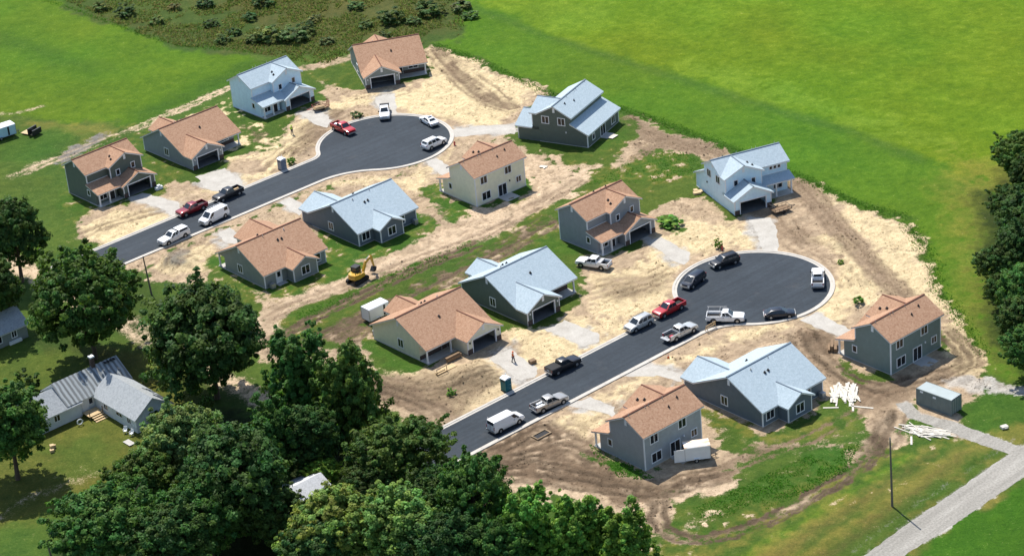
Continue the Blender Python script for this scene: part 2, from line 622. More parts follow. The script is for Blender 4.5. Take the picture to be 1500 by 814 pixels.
area('lot', [(380, 84), (508, 80), (508, 92), (440, 108), (400, 100)], 2, 1)
area('fieldr', [(640, 64), (676, 56), (681, 40), (681, -160), (1900, -160), (1900, 600), (1500, 566), (1448, 545), (1430, 505), (1400, 460), (1370, 420), (1362, 378), (1330, 326), (1240, 298), (1160, 264), (1080, 225), (1000, 198), (920, 166), (880, 150), (790, 130), (745, 111), (700, 92)], 1.5, 1)
area('fieldu', [(745, -160), (720, 8), (790, 46), (900, 82), (1020, 120), (1130, 155), (1250, 190), (1350, 232), (1420, 262), (1460, 282), (1900, 400), (1900, -160)], 3, 1.5)
area('yellowgreen', [(745, -160), (720, 8), (790, 46), (900, 82), (1020, 120), (1130, 155), (1250, 190), (1420, 240), (1900, 300), (1900, -160)], 3, 1.5, .22, patch=.62)
area('yellowgreen', [(735, 0), (900, 0), (900, 20), (870, 40), (800, 42), (765, 26)], 6, 2, .5, patch=.1)
area('yellowgreen', [(1000, 108), (1130, 146), (1250, 182), (1400, 226), (1400, 210), (1240, 160), (1080, 100), (1010, 90)], 4, 2, .6, patch=.3)
line('lush', [(680, 8), (730, 24), (790, 50), (900, 86), (1020, 124), (1130, 160), (1250, 194), (1350, 236)], 2.6, 2, .75, 1.2)
line('dark', [(636, 68), (672, 80), (706, 92), (748, 112), (790, 132), (830, 150)], 2.2, 1.5, .8, 1)
line('dark', [(905, 158), (960, 178), (1010, 196), (1080, 222), (1130, 246), (1180, 264), (1250, 298), (1330, 322)], 2.4, 1.5, .8, 1)
area('dry', [(1395, 230), (1470, 240), (1500, 260), (1500, 560), (1450, 540), (1420, 470), (1400, 400)], 8, 3, .5, patch=.25)
area('dark', [(1440, 290), (1500, 280), (1600, 560), (1500, 560), (1450, 420)], 4, 2, .6)
# --- verge and road at lower right, field in the corner
area('dry', [(1480, 640), (1420, 640), (1330, 690), (1220, 750), (1120, 800), (1040, 870), (1250, 870), (1400, 770), (1500, 690)], 2, 1.2, .85)
area('lot', [(1190, 770), (1260, 735), (1310, 745), (1400, 690), (1470, 660), (1480, 664), (1380, 740), (1260, 812), (1160, 860)], 1.5, 1.5, .8, patch=.1)
area('dark', [(1160, 810), (1230, 778), (1260, 780), (1200, 830)], 2, 1.5, .6, patch=.15)
area('nearfield', [(1700, 560), (1500, 700), (1420, 758), (1330, 814), (1240, 880), (1700, 900)], 1.5, .6)
area('lush', [(1410, 600), (1440, 570), (1500, 572), (1600, 600), (1600, 680), (1500, 640), (1440, 640)], 2, 1)
area('dry', [(1446, 636), (1500, 610), (1580, 640), (1500, 650)], 2, 1, .7)
# --- lower-left yards
area('yard', [(-60, 480), (40, 520), (110, 500), (230, 520), (290, 560), (300, 660), (210, 670), (140, 720), (60, 760), (-80, 790)], 2.5, 1.5)
area('lot', [(-40, 520), (60, 470), (120, 480), (150, 540), (90, 560), (60, 580), (-60, 560)], 2, 1.5, .8)
area('lot', [(-60, 800), (60, 756), (100, 740), (100, 840), (-60, 860)], 2.5, 1, .9)
area('sand', [(-40, 780), (40, 742), (100, 712), (150, 690), (140, 676), (80, 706), (0, 744), (-60, 760)], 3, 1.5, .42)
area('lot', [(60, 660), (140, 640), (180, 660), (150, 690), (90, 700)], 3, 2, .6)
area('lot', [(210, 520), (290, 520), (320, 600), (260, 600)], 3, 2, .7)
# --- bare ground round the far turning circle
area('dirt', [(622, 66), (665, 78), (700, 95), (745, 112), (785, 128), (803, 140), (775, 160), (758, 186), (735, 202), (700, 210), (676, 205), (655, 232), (600, 250), (560, 256), (500, 266), (440, 290), (400, 305), (340, 330), (290, 352), (240, 374), (212, 400), (180, 400), (150, 352), (110, 346), (106, 326), (140, 308), (185, 300), (236, 284), (250, 262), (300, 258), (330, 250), (352, 226), (380, 206), (405, 198), (432, 178), (445, 164), (465, 150), (468, 132), (490, 128), (530, 128), (580, 124), (632, 110)], 1.5, 1.2)
area('straw', [(625, 70), (665, 82), (705, 100), (745, 118), (780, 134), (762, 156), (730, 180), (690, 192), (664, 176), (630, 164), (590, 160), (560, 150), (520, 158), (470, 175), (452, 215), (430, 240), (390, 250), (380, 225), (425, 195), (465, 160), (500, 142), (560, 138), (632, 118)], 2, 1.5, .9, patch=.12)
area('straw', [(112, 332), (150, 318), (200, 308), (236, 300), (256, 290), (250, 306), (220, 326), (180, 344), (150, 352)], 1.6, 1.4, .9, patch=.12)
area('straw', [(290, 285), (335, 262), (380, 250), (408, 236), (400, 252), (360, 268), (320, 286)], 1.6, 1.4, .9, patch=.1)
area('mud', [(640, 78), (668, 92), (690, 116), (720, 140), (752, 150), (740, 158), (700, 146), (672, 122), (650, 100)], 1.5, 1.2, .55, patch=.1)
line('mud', [(632, 74), (652, 96), (676, 122), (710, 148), (748, 160)], 3.2, 1, .55, .8, ruts=2)
area('mud', [(440, 192), (470, 170), (500, 162), (476, 196), (455, 226), (440, 230), (430, 214)], 2, 1.5, .6, patch=.1)
area('lot', [(452, 108), (508, 88), (518, 100), (528, 126), (496, 128), (472, 114)], 1.8, 1.4, .95)
area('dirt', [(455, 120), (490, 122), (510, 134), (480, 134)], 1.5, 1.5, .7, patch=.1)
area('lot', [(348, 176), (378, 180), (418, 196), (408, 216), (384, 224), (352, 222), (344, 200)], 1.8, 1.4, .9, patch=.05)
area('mud', [(352, 186), (396, 196), (388, 216), (362, 206)], 1.5, 1, .5)
area('lot', [(196, 240), (236, 258), (250, 262), (240, 276), (216, 258)], 1.5, 1.2)
line('dirt', [(446, 100), (482, 92), (514, 84)], 3.2, 1.2, .9)
line('sand', [(336, 128), (290, 150), (250, 166), (215, 184), (186, 192), (140, 204), (112, 220), (70, 236), (20, 258)], 2.2, 1.8, .6, 1.2)
line('sand', [(-20, 168), (26, 166), (60, 156)], 1.5, 1.2, .6)
area('greygravel', [(86, 226), (118, 208), (156, 196), (150, 206), (116, 222), (90, 234)], 1.2, 1.2, .9)
area('dry', [(40, 175), (110, 184), (180, 190), (160, 204), (100, 204), (40, 184)], 3, 2, .6, patch=.05)
area('lush', [(22, 188), (80, 184), (105, 205), (60, 230), (0, 240), (0, 210)], 3, 2, .7)
area('lot', [(100, 330), (96, 300), (140, 306), (106, 330), (90, 400), (60, 400)], 2, 1.5, .9)
area('lush', [(88, 280), (120, 290), (140, 306), (108, 318), (84, 305)], 1.5, 1, .8)
# --- lots between the two streets
area('dirt', [(205, 405), (240, 378), (300, 348), (340, 330), (400, 308), (440, 292), (500, 268), (560, 256), (600, 250), (640, 236), (668, 208), (700, 204), (748, 205), (765, 226), (800, 240), (846, 256), (836, 284), (795, 302), (750, 326), (700, 346), (640, 366), (590, 384), (540, 402), (500, 424), (460, 434), (430, 446), (380, 436), (340, 400), (318, 380), (300, 400), (280, 420), (216, 418)], 1.5, 1.2)
area('straw', [(225, 398), (270, 368), (318, 348), (322, 372), (296, 402), (262, 410)], 1.5, 1.4, .8, patch=.15)
area('straw', [(470, 270), (520, 262), (590, 258), (640, 240), (660, 222), (640, 256), (616, 284), (560, 264), (500, 276)], 1.5, 1.4, .8, patch=.2)
area('greygravel', [(238, 378), (264, 370), (284, 378), (276, 392), (250, 396), (236, 388)], 1.5, 1.4, .8, patch=.05)
area('lush', [(312, 402), (302, 388), (322, 366), (340, 362), (480, 352), (512, 372), (540, 388), (500, 404), (470, 420), (440, 434), (392, 434), (336, 412)], 1.2, .9)
area('lush', [(462, 340), (560, 330), (614, 310), (632, 312), (640, 326), (626, 346), (590, 360), (560, 368), (520, 378), (478, 362)], 1.2, .9)
area('lush', [(622, 276), (646, 270), (660, 296), (700, 300), (770, 262), (794, 262), (790, 282), (745, 304), (706, 322), (680, 318), (660, 318), (630, 300), (620, 288)], 1.2, 1)
area('lot', [(770, 206), (850, 220), (900, 186), (916, 180), (936, 196), (926, 214), (900, 226), (870, 246), (840, 258), (800, 244), (770, 226)], 1.5, 1.4, .95, patch=.02)
area('lush', [(862, 214), (912, 182), (930, 196), (918, 210), (880, 224)], 1.2, 1, .7)
area('dirt', [(780, 226), (830, 236), (880, 232), (890, 240), (840, 250), (796, 244)], 1.5, 1.5, .8, patch=.22)
# --- ditch strip between the lots
area('lot', [(396, 478), (440, 450), (500, 430), (560, 402), (640, 372), (720, 340), (800, 300), (850, 282), (850, 262), (900, 224), (936, 214), (1000, 222), (1046, 232), (1018, 270), (1014, 292), (958, 300), (900, 270), (820, 310), (760, 350), (700, 390), (640, 400), (560, 440), (540, 480), (430, 480)], 1.8, 1.4)
area('lush', [(846, 276), (900, 250), (940, 222), (1000, 222), (1040, 232), (1010, 256), (950, 272), (900, 264)], 2.5, 1.6, .8, patch=.02)
line('sand', [(846, 262), (806, 290), (776, 304), (740, 322), (704, 346), (660, 360), (610, 376), (566, 392), (520, 412), (470, 428), (420, 446), (386, 470), (396, 500)], 4.6, 1.2, .95, 1.1)
area('dirt', [(376, 440), (410, 444), (392, 480), (420, 512), (470, 508), (520, 494), (546, 500), (540, 524), (560, 560), (590, 580), (600, 600), (560, 600), (545, 540), (500, 530), (440, 530), (400, 540), (360, 520)], 1.6, 1.4)
area('lush', [(412, 466), (440, 452), (482, 440), (540, 414), (600, 388), (660, 364), (720, 344), (722, 352), (680, 370), (620, 396), (560, 420), (500, 444), (450, 466), (420, 472)], 1.4, 1.1, .9)
line('mud', [(392, 500), (430, 482), (470, 460), (520, 436), (570, 412), (630, 386), (680, 368)], 2.8, .8, .8, .8, ruts=2)
area('mud', [(500, 470), (540, 452), (590, 430), (660, 396), (700, 384), (760, 350), (815, 316), (815, 330), (770, 366), (700, 396), (640, 416), (560, 450), (540, 470)], 1.6, 1.4, .6, patch=.04)
area('mud', [(470, 480), (520, 470), (545, 480), (540, 500), (500, 512), (460, 500)], 2, 1.5, .6, patch=.06)
area('lush', [(800, 330), (818, 346), (852, 366), (848, 376), (800, 366), (780, 350)], 1.5, 1)
area('lush', [(532, 494), (546, 500), (580, 520), (628, 540), (600, 548), (560, 528), (528, 512)], 1.2, 1, .9)
area('lush', [(712, 470), (740, 480), (770, 492), (740, 494), (716, 484)], 1.2, 1, .6)
# --- bare ground round the near street and turning circle
area('dirt', [(920, 168), (950, 174), (1000, 200), (1060, 220), (1080, 228), (1056, 240), (1044, 250), (1040, 232), (1000, 222), (940, 222), (900, 246), (900, 222), (940, 204)], 1.6, 1.4)
area('mud', [(916, 166), (950, 178), (1006, 204), (1050, 216), (1066, 226), (1000, 218), (950, 228), (926, 232), (946, 208)], 1.6, 1.2, .6, patch=.08)
area('dirt', [(952, 306), (1000, 292), (1026, 290), (1050, 318), (1080, 318), (1158, 290), (1162, 262), (1196, 274), (1240, 300), (1300, 314), (1326, 326), (1332, 350), (1362, 378), (1372, 424), (1402, 462), (1432, 506), (1448, 542), (1420, 558), (1400, 590), (1420, 620), (1400, 640), (1330, 600), (1320, 630), (1330, 650), (1280, 640), (1250, 690), (1180, 650), (1140, 660), (1080, 640), (1060, 610), (1040, 660), (1090, 670), (1100, 690), (1040, 720), (990, 720), (984, 760), (950, 790), (920, 760), (890, 740), (760, 720), (700, 690), (672, 668), (676, 640), (640, 636), (590, 616), (560, 590), (545, 560), (640, 540), (700, 510), (712, 492), (760, 490), (800, 480), (846, 440), (860, 400), (846, 376), (880, 380), (940, 356)], 1.6, 1.3)
area('straw', [(970, 340), (1000, 318), (1030, 322), (1080, 322), (1130, 336), (1130, 366), (1060, 366), (1010, 376), (985, 400), (980, 440), (950, 460), (900, 470), (880, 480), (860, 440), (870, 400), (940, 376)], 2, 1.6, .8, patch=.2)
area('straw', [(740, 490), (790, 484), (836, 460), (880, 486), (900, 480), (920, 470), (900, 490), (860, 516), (830, 524), (790, 540), (754, 520)], 1.8, 1.6, .85, patch=.12)
area('straw', [(1190, 276), (1240, 302), (1320, 324), (1330, 350), (1360, 380), (1368, 424), (1400, 466), (1430, 506), (1446, 540), (1420, 556), (1400, 520), (1370, 450), (1330, 440), (1290, 390), (1250, 330)], 1.8, 1.6, .8, patch=.08)
area('straw', [(1216, 420), (1240, 380), (1200, 350), (1230, 340), (1260, 380), (1310, 430), (1260, 450), (1230, 476), (1190, 490), (1170, 476)], 1.8, 1.6, .8, patch=.14)
area('straw', [(800, 620), (850, 600), (880, 588), (930, 560), (1000, 520), (1080, 484), (1150, 476), (1120, 492), (1060, 510), (1000, 530), (960, 560), (900, 590), (880, 640), (850, 640)], 1.8, 1.6, .8, patch=.12)
area('straw', [(560, 540), (640, 550), (720, 530), (742, 512), (752, 540), (740, 590), (680, 600), (600, 570)], 2, 1.6, .6, patch=.25)
area('mud', [(545, 556), (620, 556), (700, 540), (720, 546), (690, 580), (650, 606), (600, 596), (560, 580)], 2.4, 1.8, .6, patch=.12)
line('mud', [(560, 560), (610, 580), (650, 596), (640, 620)], 7, 2, .5, 1, ruts=5)
area('mud', [(1080, 300), (1150, 306), (1160, 330), (1200, 340), (1220, 360), (1160, 360), (1140, 330)], 2, 1.6, .5, patch=.2)
area('mud', [(880, 400), (960, 396), (976, 420), (920, 440), (880, 430)], 2, 1.6, .55, patch=.2)
line('mud', [(1165, 268), (1190, 290), (1222, 330), (1256, 366), (1290, 402), (1330, 440)], 4.6, .8, .55, .6)
line('dirt', [(1165, 268), (1190, 290), (1222, 330), (1256, 366), (1290, 402), (1330, 440)], 3.6, .6, .6, .6, ruts=4)
line('mud', [(1384, 486), (1412, 510), (1424, 530), (1396, 548), (1340, 560), (1290, 570), (1240, 556), (1200, 520), (1180, 490)], 4.2, 1, .7, .9, ruts=3)
area('mud', [(1170, 480), (1216, 474), (1232, 500), (1210, 520), (1186, 510)], 1.6, 1.5, .65, patch=.08)
area('mud', [(1230, 560), (1290, 566), (1340, 560), (1330, 590), (1290, 600), (1250, 590)], 2, 1.6, .65, patch=.04)
area('lot', [(1216, 516), (1236, 530), (1300, 552), (1312, 566), (1270, 560), (1226, 540)], 1.2, 1, .95)
area('lot', [(1374, 490), (1396, 500), (1400, 516), (1384, 512)], 1.2, 1)
area('lot', [(1000, 590), (1060, 612), (1120, 634), (1180, 606), (1216, 570), (1240, 590), (1262, 604), (1240, 626), (1190, 640), (1150, 650), (1100, 646), (1060, 630), (1016, 612)], 1.5, 1.3, .95)
area('lush', [(1040, 606), (1118, 634), (1140, 640), (1100, 648), (1060, 630)], 1.2, 1, .6, patch=.02)
area('lush', [(862, 650), (880, 656), (944, 690), (960, 700), (920, 702), (884, 690), (864, 670)], 1.2, .9)
area('mud', [(672, 668), (730, 636), (800, 610), (822, 640), (880, 680), (930, 704), (1000, 706), (1060, 690), (1080, 696), (1000, 720), (930, 734), (860, 716), (780, 704), (700, 690)], 1.6, 1.4, .85, patch=.02)
line('mud', [(690, 676), (760, 650), (830, 640)], 9, 1.5, .6, 1, ruts=5)
line('mud', [(700, 690), (800, 690), (900, 716), (990, 716), (1060, 690), (1130, 660)], 6, 1, .6, 1, ruts=4)
line('mud', [(822, 640), (870, 668)], 5, 1, .7, 1, ruts=3)
area('sand', [(690, 668), (740, 640), (800, 612), (850, 634), (880, 684), (800, 690)], 2, 2, .8, patch=.55)
area('sand', [(870, 690), (960, 710), (1060, 694), (1130, 660), (1080, 712), (960, 730)], 2, 2, .8, patch=.62)
area('sand', [(720, 690), (800, 708), (900, 734), (960, 744), (930, 756), (860, 740), (760, 716)], 1.6, 1.2, .85)
area('sand', [(990, 730), (1030, 708), (1080, 700), (1086, 712), (1040, 728), (1010, 736)], 1.5, 1.2, .9)
area('sand', [(1270, 640), (1290, 612), (1320, 618), (1316, 646), (1290, 648)], 1.6, 1.3, .75)
# --- grass slope at the bottom
area('lush', [(984, 760), (1010, 746), (1080, 716), (1130, 690), (1200, 660), (1260, 650), (1240, 690), (1180, 720), (1100, 756), (1040, 780), (980, 796)], 2, 1.4, .95)
area('lot', [(950, 800), (1060, 790), (1160, 740), (1260, 690), (1300, 660), (1330, 640), (1350, 650), (1400, 640), (1420, 650), (1340, 690), (1220, 750), (1100, 810), (1030, 870), (930, 870)], 2, 1.2, 1)
area('lush', [(1000, 810), (1100, 780), (1180, 740), (1260, 696), (1320, 660), (1330, 670), (1260, 710), (1160, 766), (1060, 820)], 2, 1.2, .7)
area('sand', [(1000, 756), (1040, 748), (1066, 756), (1040, 768), (1006, 776)], 1.5, 1.4, .7, patch=.15)
area('sand', [(1160, 660), (1200, 650), (1190, 668), (1170, 672)], 1.5, 1.3, .8)
line('mud', [(1290, 640), (1282, 660), (1250, 690), (1200, 716), (1150, 748), (1100, 770), (1030, 790), (980, 784), (962, 760)], 2.4, .7, .75, .7, ruts=2)
line('sand', [(1146, 752), (1180, 734), (1200, 722)], 1.6, .8, .8)
line('sand', [(962, 750), (966, 776), (990, 792), (1020, 796)], 1.2, .6, .6)
area('lot', [(1310, 652), (1340, 622), (1390, 640), (1400, 650), (1350, 660), (1320, 668)], 1.4, 1.2, .95)
area('lush', [(1300, 620), (1340, 612), (1346, 620), (1316, 634)], 1.4, 1.2, .7, patch=.1)
area('lush', [(966, 316), (980, 313), (998, 316), (1000, 328), (990, 337), (968, 334)], .8, .5, .9)
area('dirt', [(1400, 556), (1436, 552), (1420, 610), (1400, 596)], 1.6, 1.4, .9)

GRAVEL = {  # gravel drives, laid as their own sheets further down, here only the spill beside them
    'gravel_road': [(1700, 555), (1500, 655), (1480, 662), (1420, 705), (1340, 759), (1264, 814), (1190, 880), (1256, 880), (1326, 812), (1416, 755), (1500, 698), (1700, 590)],
    'gravel_path': [(1312, 590), (1330, 588), (1350, 606), (1400, 618), (1440, 634), (1500, 656), (1478, 664), (1430, 648), (1380, 628), (1330, 610)]}
area('gravel', GRAVEL['gravel_road'], .6, .35, .9, tidy=True)
area('gravel', GRAVEL['gravel_path'], .6, .35, .9, tidy=True)
area('gravel', [(1390, 556), (1430, 552), (1480, 562), (1520, 576), (1520, 584), (1470, 572), (1420, 572), (1390, 566)], 1.2, 1, .8)
DRIVES = [  # from garage door to kerb
    [(185, 290), (208, 282), (262, 296), (268, 312), (256, 318), (236, 306)],
    [(286, 258), (330, 246), (352, 262), (360, 276), (330, 286), (300, 276)],
    [(438, 166), (466, 158), (486, 176), (480, 188), (464, 184)],
    [(548, 142), (578, 136), (582, 166), (566, 170), (556, 160)],
    [(660, 190), (700, 184), (756, 182), (756, 196), (710, 196), (664, 202)],
    [(622, 236), (640, 232), (662, 246), (676, 260), (660, 264), (636, 250)],
    [(410, 296), (425, 288), (452, 304), (440, 316), (425, 308)],
    [(318, 342), (336, 332), (352, 344), (348, 358), (332, 356)],
    [(944, 352), (968, 346), (1014, 372), (1004, 388), (986, 382)],
    [(1094, 318), (1130, 318), (1140, 340), (1140, 368), (1116, 368), (1110, 344)],
    [(796, 482), (828, 468), (880, 490), (880, 500), (856, 508)],
    [(716, 524), (746, 510), (790, 540), (786, 552), (762, 558)],
    [(826, 592), (866, 580), (900, 596), (900, 610), (880, 604)],
    [(906, 552), (942, 528), (1000, 548), (1000, 560), (964, 550)],
    [(1170, 468), (1196, 456), (1250, 484), (1240, 494), (1210, 486)],
]
for d_ in DRIVES:
    area('gravel', d_, 1.2, .9, .95)
# the cross street hidden under the trees
VS = -NR
for off_, wd_ in ((0.0, 4.6),):
    a_ = STREET_P - VS * 40
    b_ = STREET_P + VS * 84
    line('sand', [tuple(a_[:2]), tuple(b_[:2])], wd_, 1.6, .85, 1.4, px=False)

for k_ in range(11):
    f_ = k_ / 10
    a0, b0 = (960 + 280 * f_, 860 - 6 * f_), (1300 + 170 * f_, 668 - 6 * f_)
    line(['dry', 'lot', 'yellowgreen', 'dry', 'brown', 'lot', 'dry', 'brown', 'lush', 'dark', 'lot'][k_], [a0, ((a0[0] + b0[0]) / 2 + 8, (a0[1] + b0[1]) / 2 - 4), b0], 2.0, 1.2, .55, 1.4)
# worn, yellowing and thin places in the lots' grass
area('dry', [(90, 230), (340, 150), (520, 80), (700, 200), (960, 210), (1050, 240), (860, 330), (700, 400), (540, 500), (380, 480), (200, 300), (100, 340)], 2, 2, .35, patch=.62)
area('dirt', [(90, 230), (340, 150), (520, 80), (700, 200), (960, 210), (1050, 240), (860, 330), (700, 400), (540, 500), (380, 480), (200, 300), (100, 340)], 2, 2, .8, patch=.80)
area('dry', [(960, 770), (1080, 700), (1260, 640), (1420, 640), (1330, 700), (1100, 814), (960, 814)], 2, 2, .4, patch=.55)
area('dark', [(990, 760), (1080, 716), (1200, 660), (1250, 660), (1180, 720), (1040, 780)], 2, 2, .6, patch=.5)
area('sand', [(960, 770), (1080, 700), (1260, 640), (1420, 640), (1330, 700), (1100, 800), (960, 814)], 2, 2, .7, patch=.82)
area('dry', [(1000, 590), (1120, 634), (1260, 600), (1220, 650), (1060, 640)], 2, 2, .5, patch=.5)
# ground darkened under the trees, their shade painted into its colour
area('tree_shade', [(60, 840), (150, 740), (230, 640), (300, 610), (370, 610), (430, 580), (520, 600), (590, 640), (640, 680), (690, 720), (740, 770), (760, 850)], 3, 2, .9)
area('tree_shade', [(1440, 300), (1470, 260), (1500, 250), (1600, 250), (1600, 560), (1500, 560), (1470, 520), (1450, 440)], 5, 3, .75)
area('tree_shade', [(180, 400), (260, 440), (330, 560), (360, 600), (300, 600), (240, 560), (200, 500), (120, 470)], 3, 2, .35)
area('tree_shade', [(60, 470), (150, 500), (200, 520), (180, 560), (110, 520), (40, 500)], 3, 2, .5)
area('lot', [(1060, 690), (1140, 656), (1210, 640), (1262, 612), (1280, 640), (1240, 650), (1180, 668), (1100, 704)], 2, 1.8, .85, patch=.12)
area('sand', [(560, 380), (640, 340), (720, 300), (780, 300), (720, 346), (640, 372), (580, 396)], 2, 2, .9, patch=.3)
area('sand', [(770, 230), (850, 250), (880, 240), (850, 275), (800, 300), (770, 270)], 2, 2, .9, patch=.35)
area('straw', [(340, 150), (240, 190), (236, 200), (330, 232), (400, 230), (420, 200), (360, 170)], 2, 2, .7, patch=.6)
# wheel tracks pressed into the soil and grass
RUT = np.zeros(NP_)
_tr = random.Random(3)


def track(pts, passes=1, spread=0.0, alpha=.6, cls='mud', gauge=1.75, width=.34):
    for k in range(passes):
        o_ = _tr.uniform(-spread, spread)
        for sg in (-.5, .5):
            P_ = [at(x, y) for x, y in pts]
            q = []
            for i, p in enumerate(P_):
                d = (P_[min(i + 1, len(P_) - 1)] - P_[max(i - 1, 0)]).normalized()
                q.append(p + Vector((-d.y, d.x, 0)) * (gauge * sg + o_ + _tr.uniform(-.25, .25)))
            # smooth the corners
            for _ in range(2):
                q = [q[0]] + [c for a_, b_ in zip(q[:-1], q[1:]) for c in (a_.lerp(b_, .25), a_.lerp(b_, .75))] + [q[-1]]
            xs, ys = [p.x for p in q], [p.y for p in q]
            x0, x1, y0, y1 = min(xs) - 1, max(xs) + 1, min(ys) - 1, max(ys) + 1
            m = np.nonzero((PX > x0) & (PX < x1) & (PY > y0) & (PY < y1))[0]
            x, y = SXX[m], SYY[m]
            d2 = np.full(len(m), 1e9)
            for a_, b_ in zip(q[:-1], q[1:]): d2 = np.minimum(d2, seg_d2(x, y, a_, b_))
            g = np.exp(-d2 / (width * width)) * np.clip(N_b[m] * 2.4 - .35, 0.1, 1)
            full = np.zeros(NP_); full[m] = g * alpha
            lay(cls, full)
            RUT[m] = np.maximum(RUT[m], g)


track([(676, 674), (740, 645), (800, 615), (824, 640)], 3, 2.5, .7, 'rut')
track([(690, 684), (780, 662), (830, 650), (872, 674)], 3, 2.5, .7, 'rut')
track([(700, 690), (800, 692), (880, 706), (960, 714), (1050, 692)], 4, 1.8, .62, 'rut')
track([(1050, 692), (1120, 664), (1180, 644), (1240, 612), (1290, 572)], 2, .9, .5, 'mud')
track([(1290, 572), (1340, 560), (1400, 546), (1424, 528), (1412, 508), (1386, 486)], 3, 1.4, .55, 'rut')
track([(712, 680), (790, 676), (850, 690), (930, 724), (1000, 720)], 3, 2.2, .65, 'rut')
track([(1290, 640), (1282, 662), (1250, 690), (1200, 718), (1150, 748), (1100, 772), (1030, 792), (985, 786), (962, 760), (966, 735)], 2, .6, .8, 'rut')
track([(1300, 600), (1290, 640), (1270, 664)], 3, 2.0, .6, 'rut')
track([(386, 505), (430, 482), (520, 436), (630, 386), (700, 358)], 2, .8, .8, 'rut')
track([(400, 520), (470, 490), (540, 460)], 3, 2.2, .6, 'rut')
track([(500, 500), (600, 432), (700, 384), (815, 320)], 3, 1.6, .55, 'rut')
track([(1165, 268), (1190, 290), (1222, 330), (1256, 366), (1290, 402), (1335, 445)], 4, 1.3, .4, 'mud')
track([(632, 74), (652, 96), (676, 122), (710, 148), (750, 160)], 3, 1.5, .6)
track([(660, 84), (700, 110), (740, 140), (756, 158)], 2, 1.5, .5)
track([(846, 262), (776, 304), (704, 346), (610, 376), (520, 412), (420, 446), (386, 470)], 3, 1.2, .4)
track([(115, 342), (170, 322), (240, 302)], 3, 2.0, .45)
track([(380, 250), (430, 214), (470, 178), (500, 164)], 3, 2.0, .55)
track([(1176, 486), (1200, 520), (1240, 556), (1290, 570)], 3, 1.6, .65, 'rut')
track([(1180, 500), (1210, 480), (1240, 478)], 2, 1.5, .6)
track([(545, 556), (620, 576), (690, 560), (724, 545)], 3, 2.0, .55, 'rut')
track([(556, 568), (600, 580), (650, 604)], 3, 2.0, .6, 'rut')
track([(1056, 228), (1000, 210), (950, 186), (920, 170)], 3, 1.8, .5, 'mud')
track([(876, 432), (940, 416), (985, 396)], 2, 2.0, .45)
track([(1136, 326), (1170, 356), (1214, 380), (1236, 420)], 2, 2.0, .45)
track([(880, 620), (960, 570), (1060, 520), (1150, 488)], 2, 2.0, .35)
track([(600, 300), (660, 276), (640, 320), (600, 340)], 1, 1.0, .4)
track([(300, 350), (270, 372), (230, 400)], 2, 1.5, .45)
track([(20, 258), (112, 220), (186, 192), (250, 166), (336, 128)], 1, .4, .5, 'sand')
track([(1180, 880), (1236, 824), (1336, 752), (1424, 692), (1500, 644)], 1, .2, .3, 'greygravel', 1.7, .5)
# variegation of each patch: clods and straw wisps on bare soil, tufts and fading in the grass
mott = np.clip((0.5 * N_c + 0.3 * N_e + 0.2 * N_b - .5) * 3.4, -1, 1)
ALBS = ALBS * (1 + (mott * 0.24)[:, None])
wisp = np.clip((N_e - .56) * 7, 0, 1) * 0.5 * np.clip(N_a * 2 - .5, 0, 1)
ALBS = ALBS * (1 - wisp[:, None]) + np.array(G['mud']) * wisp[:, None]
t1 = np.clip((N_a - .5) * 2.6, -1, 1)
t2 = np.clip((0.6 * N_b + 0.4 * N_c - .5) * 3.2, -1, 1)
ALBG = ALBG * (1 + 0.09 * t1 + 0.15 * t2)[:, None]
ALBG[:, 0] *= 1 + 0.16 * np.clip((N_d - .5) * 3, -1, 1) + 0.10 * t2
ALBS *= (1 + .22 * np.clip((ALBS[:, 0] - .25) * 6, 0, 1))[:, None]
ALBG, ALBS = np.clip(ALBG, 0.004, 0.75), np.clip(ALBS, 0.01, 0.80)
gr = 1 - BARE

# relief: clods, ruts and heaps on bare soil, a soft nap under the grass, flat under streets and houses
FLAT = np.zeros(NP_)
for _r in ROADS.values():
    q = [tuple(p[:2]) for p in road_world(_r, road_outline(_r, 0.3, _r['s0'] - 3))]
    m_ = (PX > -110) & (PX < 60) & (PY > 255) & (PY < 440)
    f_ = np.zeros(NP_)
    f_[m_] = np.clip((poly_sd(PX[m_], PY[m_], q) + 1.6) / 1.2, 0, 1)
    FLAT = np.maximum(FLAT, f_)
for q in list(GRAVEL.values()) + DRIVES:
    q = px_poly(q)
    xs, ys = [p[0] for p in q], [p[1] for p in q]
    m_ = (PX > min(xs) - 3) & (PX < max(xs) + 3) & (PY > min(ys) - 3) & (PY < max(ys) + 3)
    FLAT[m_] = np.maximum(FLAT[m_], np.clip((poly_sd(PX[m_], PY[m_], q) + 2.0) / 1.4, 0, 1))
for fx_, fy_, fr_ in [(551, 466, 4), (1021, 672, 4), (0, 203, 5), (1144, 310, 3.5), (470, 160, 3.5), (742, 571, 1.8), (414, 248, 1.8), (1376, 600, 5), (1041, 483, 2), (524, 412, 4), (870, 390, 4.5), (644, 545, 2), (46, 196, 3), (1237, 580, 5), (1357, 634, 6), (428, 197, 1.2), (752, 530, 1.2), (793, 637, 2.2), (1307, 741, 1), (184, 636, 3), (118, 622, 4)]:
    c_ = at(fx_, fy_)
    FLAT = np.maximum(FLAT, np.clip((fr_ - np.hypot(PX - c_.x, PY - c_.y)) / 1.2 + .5, 0, 1))
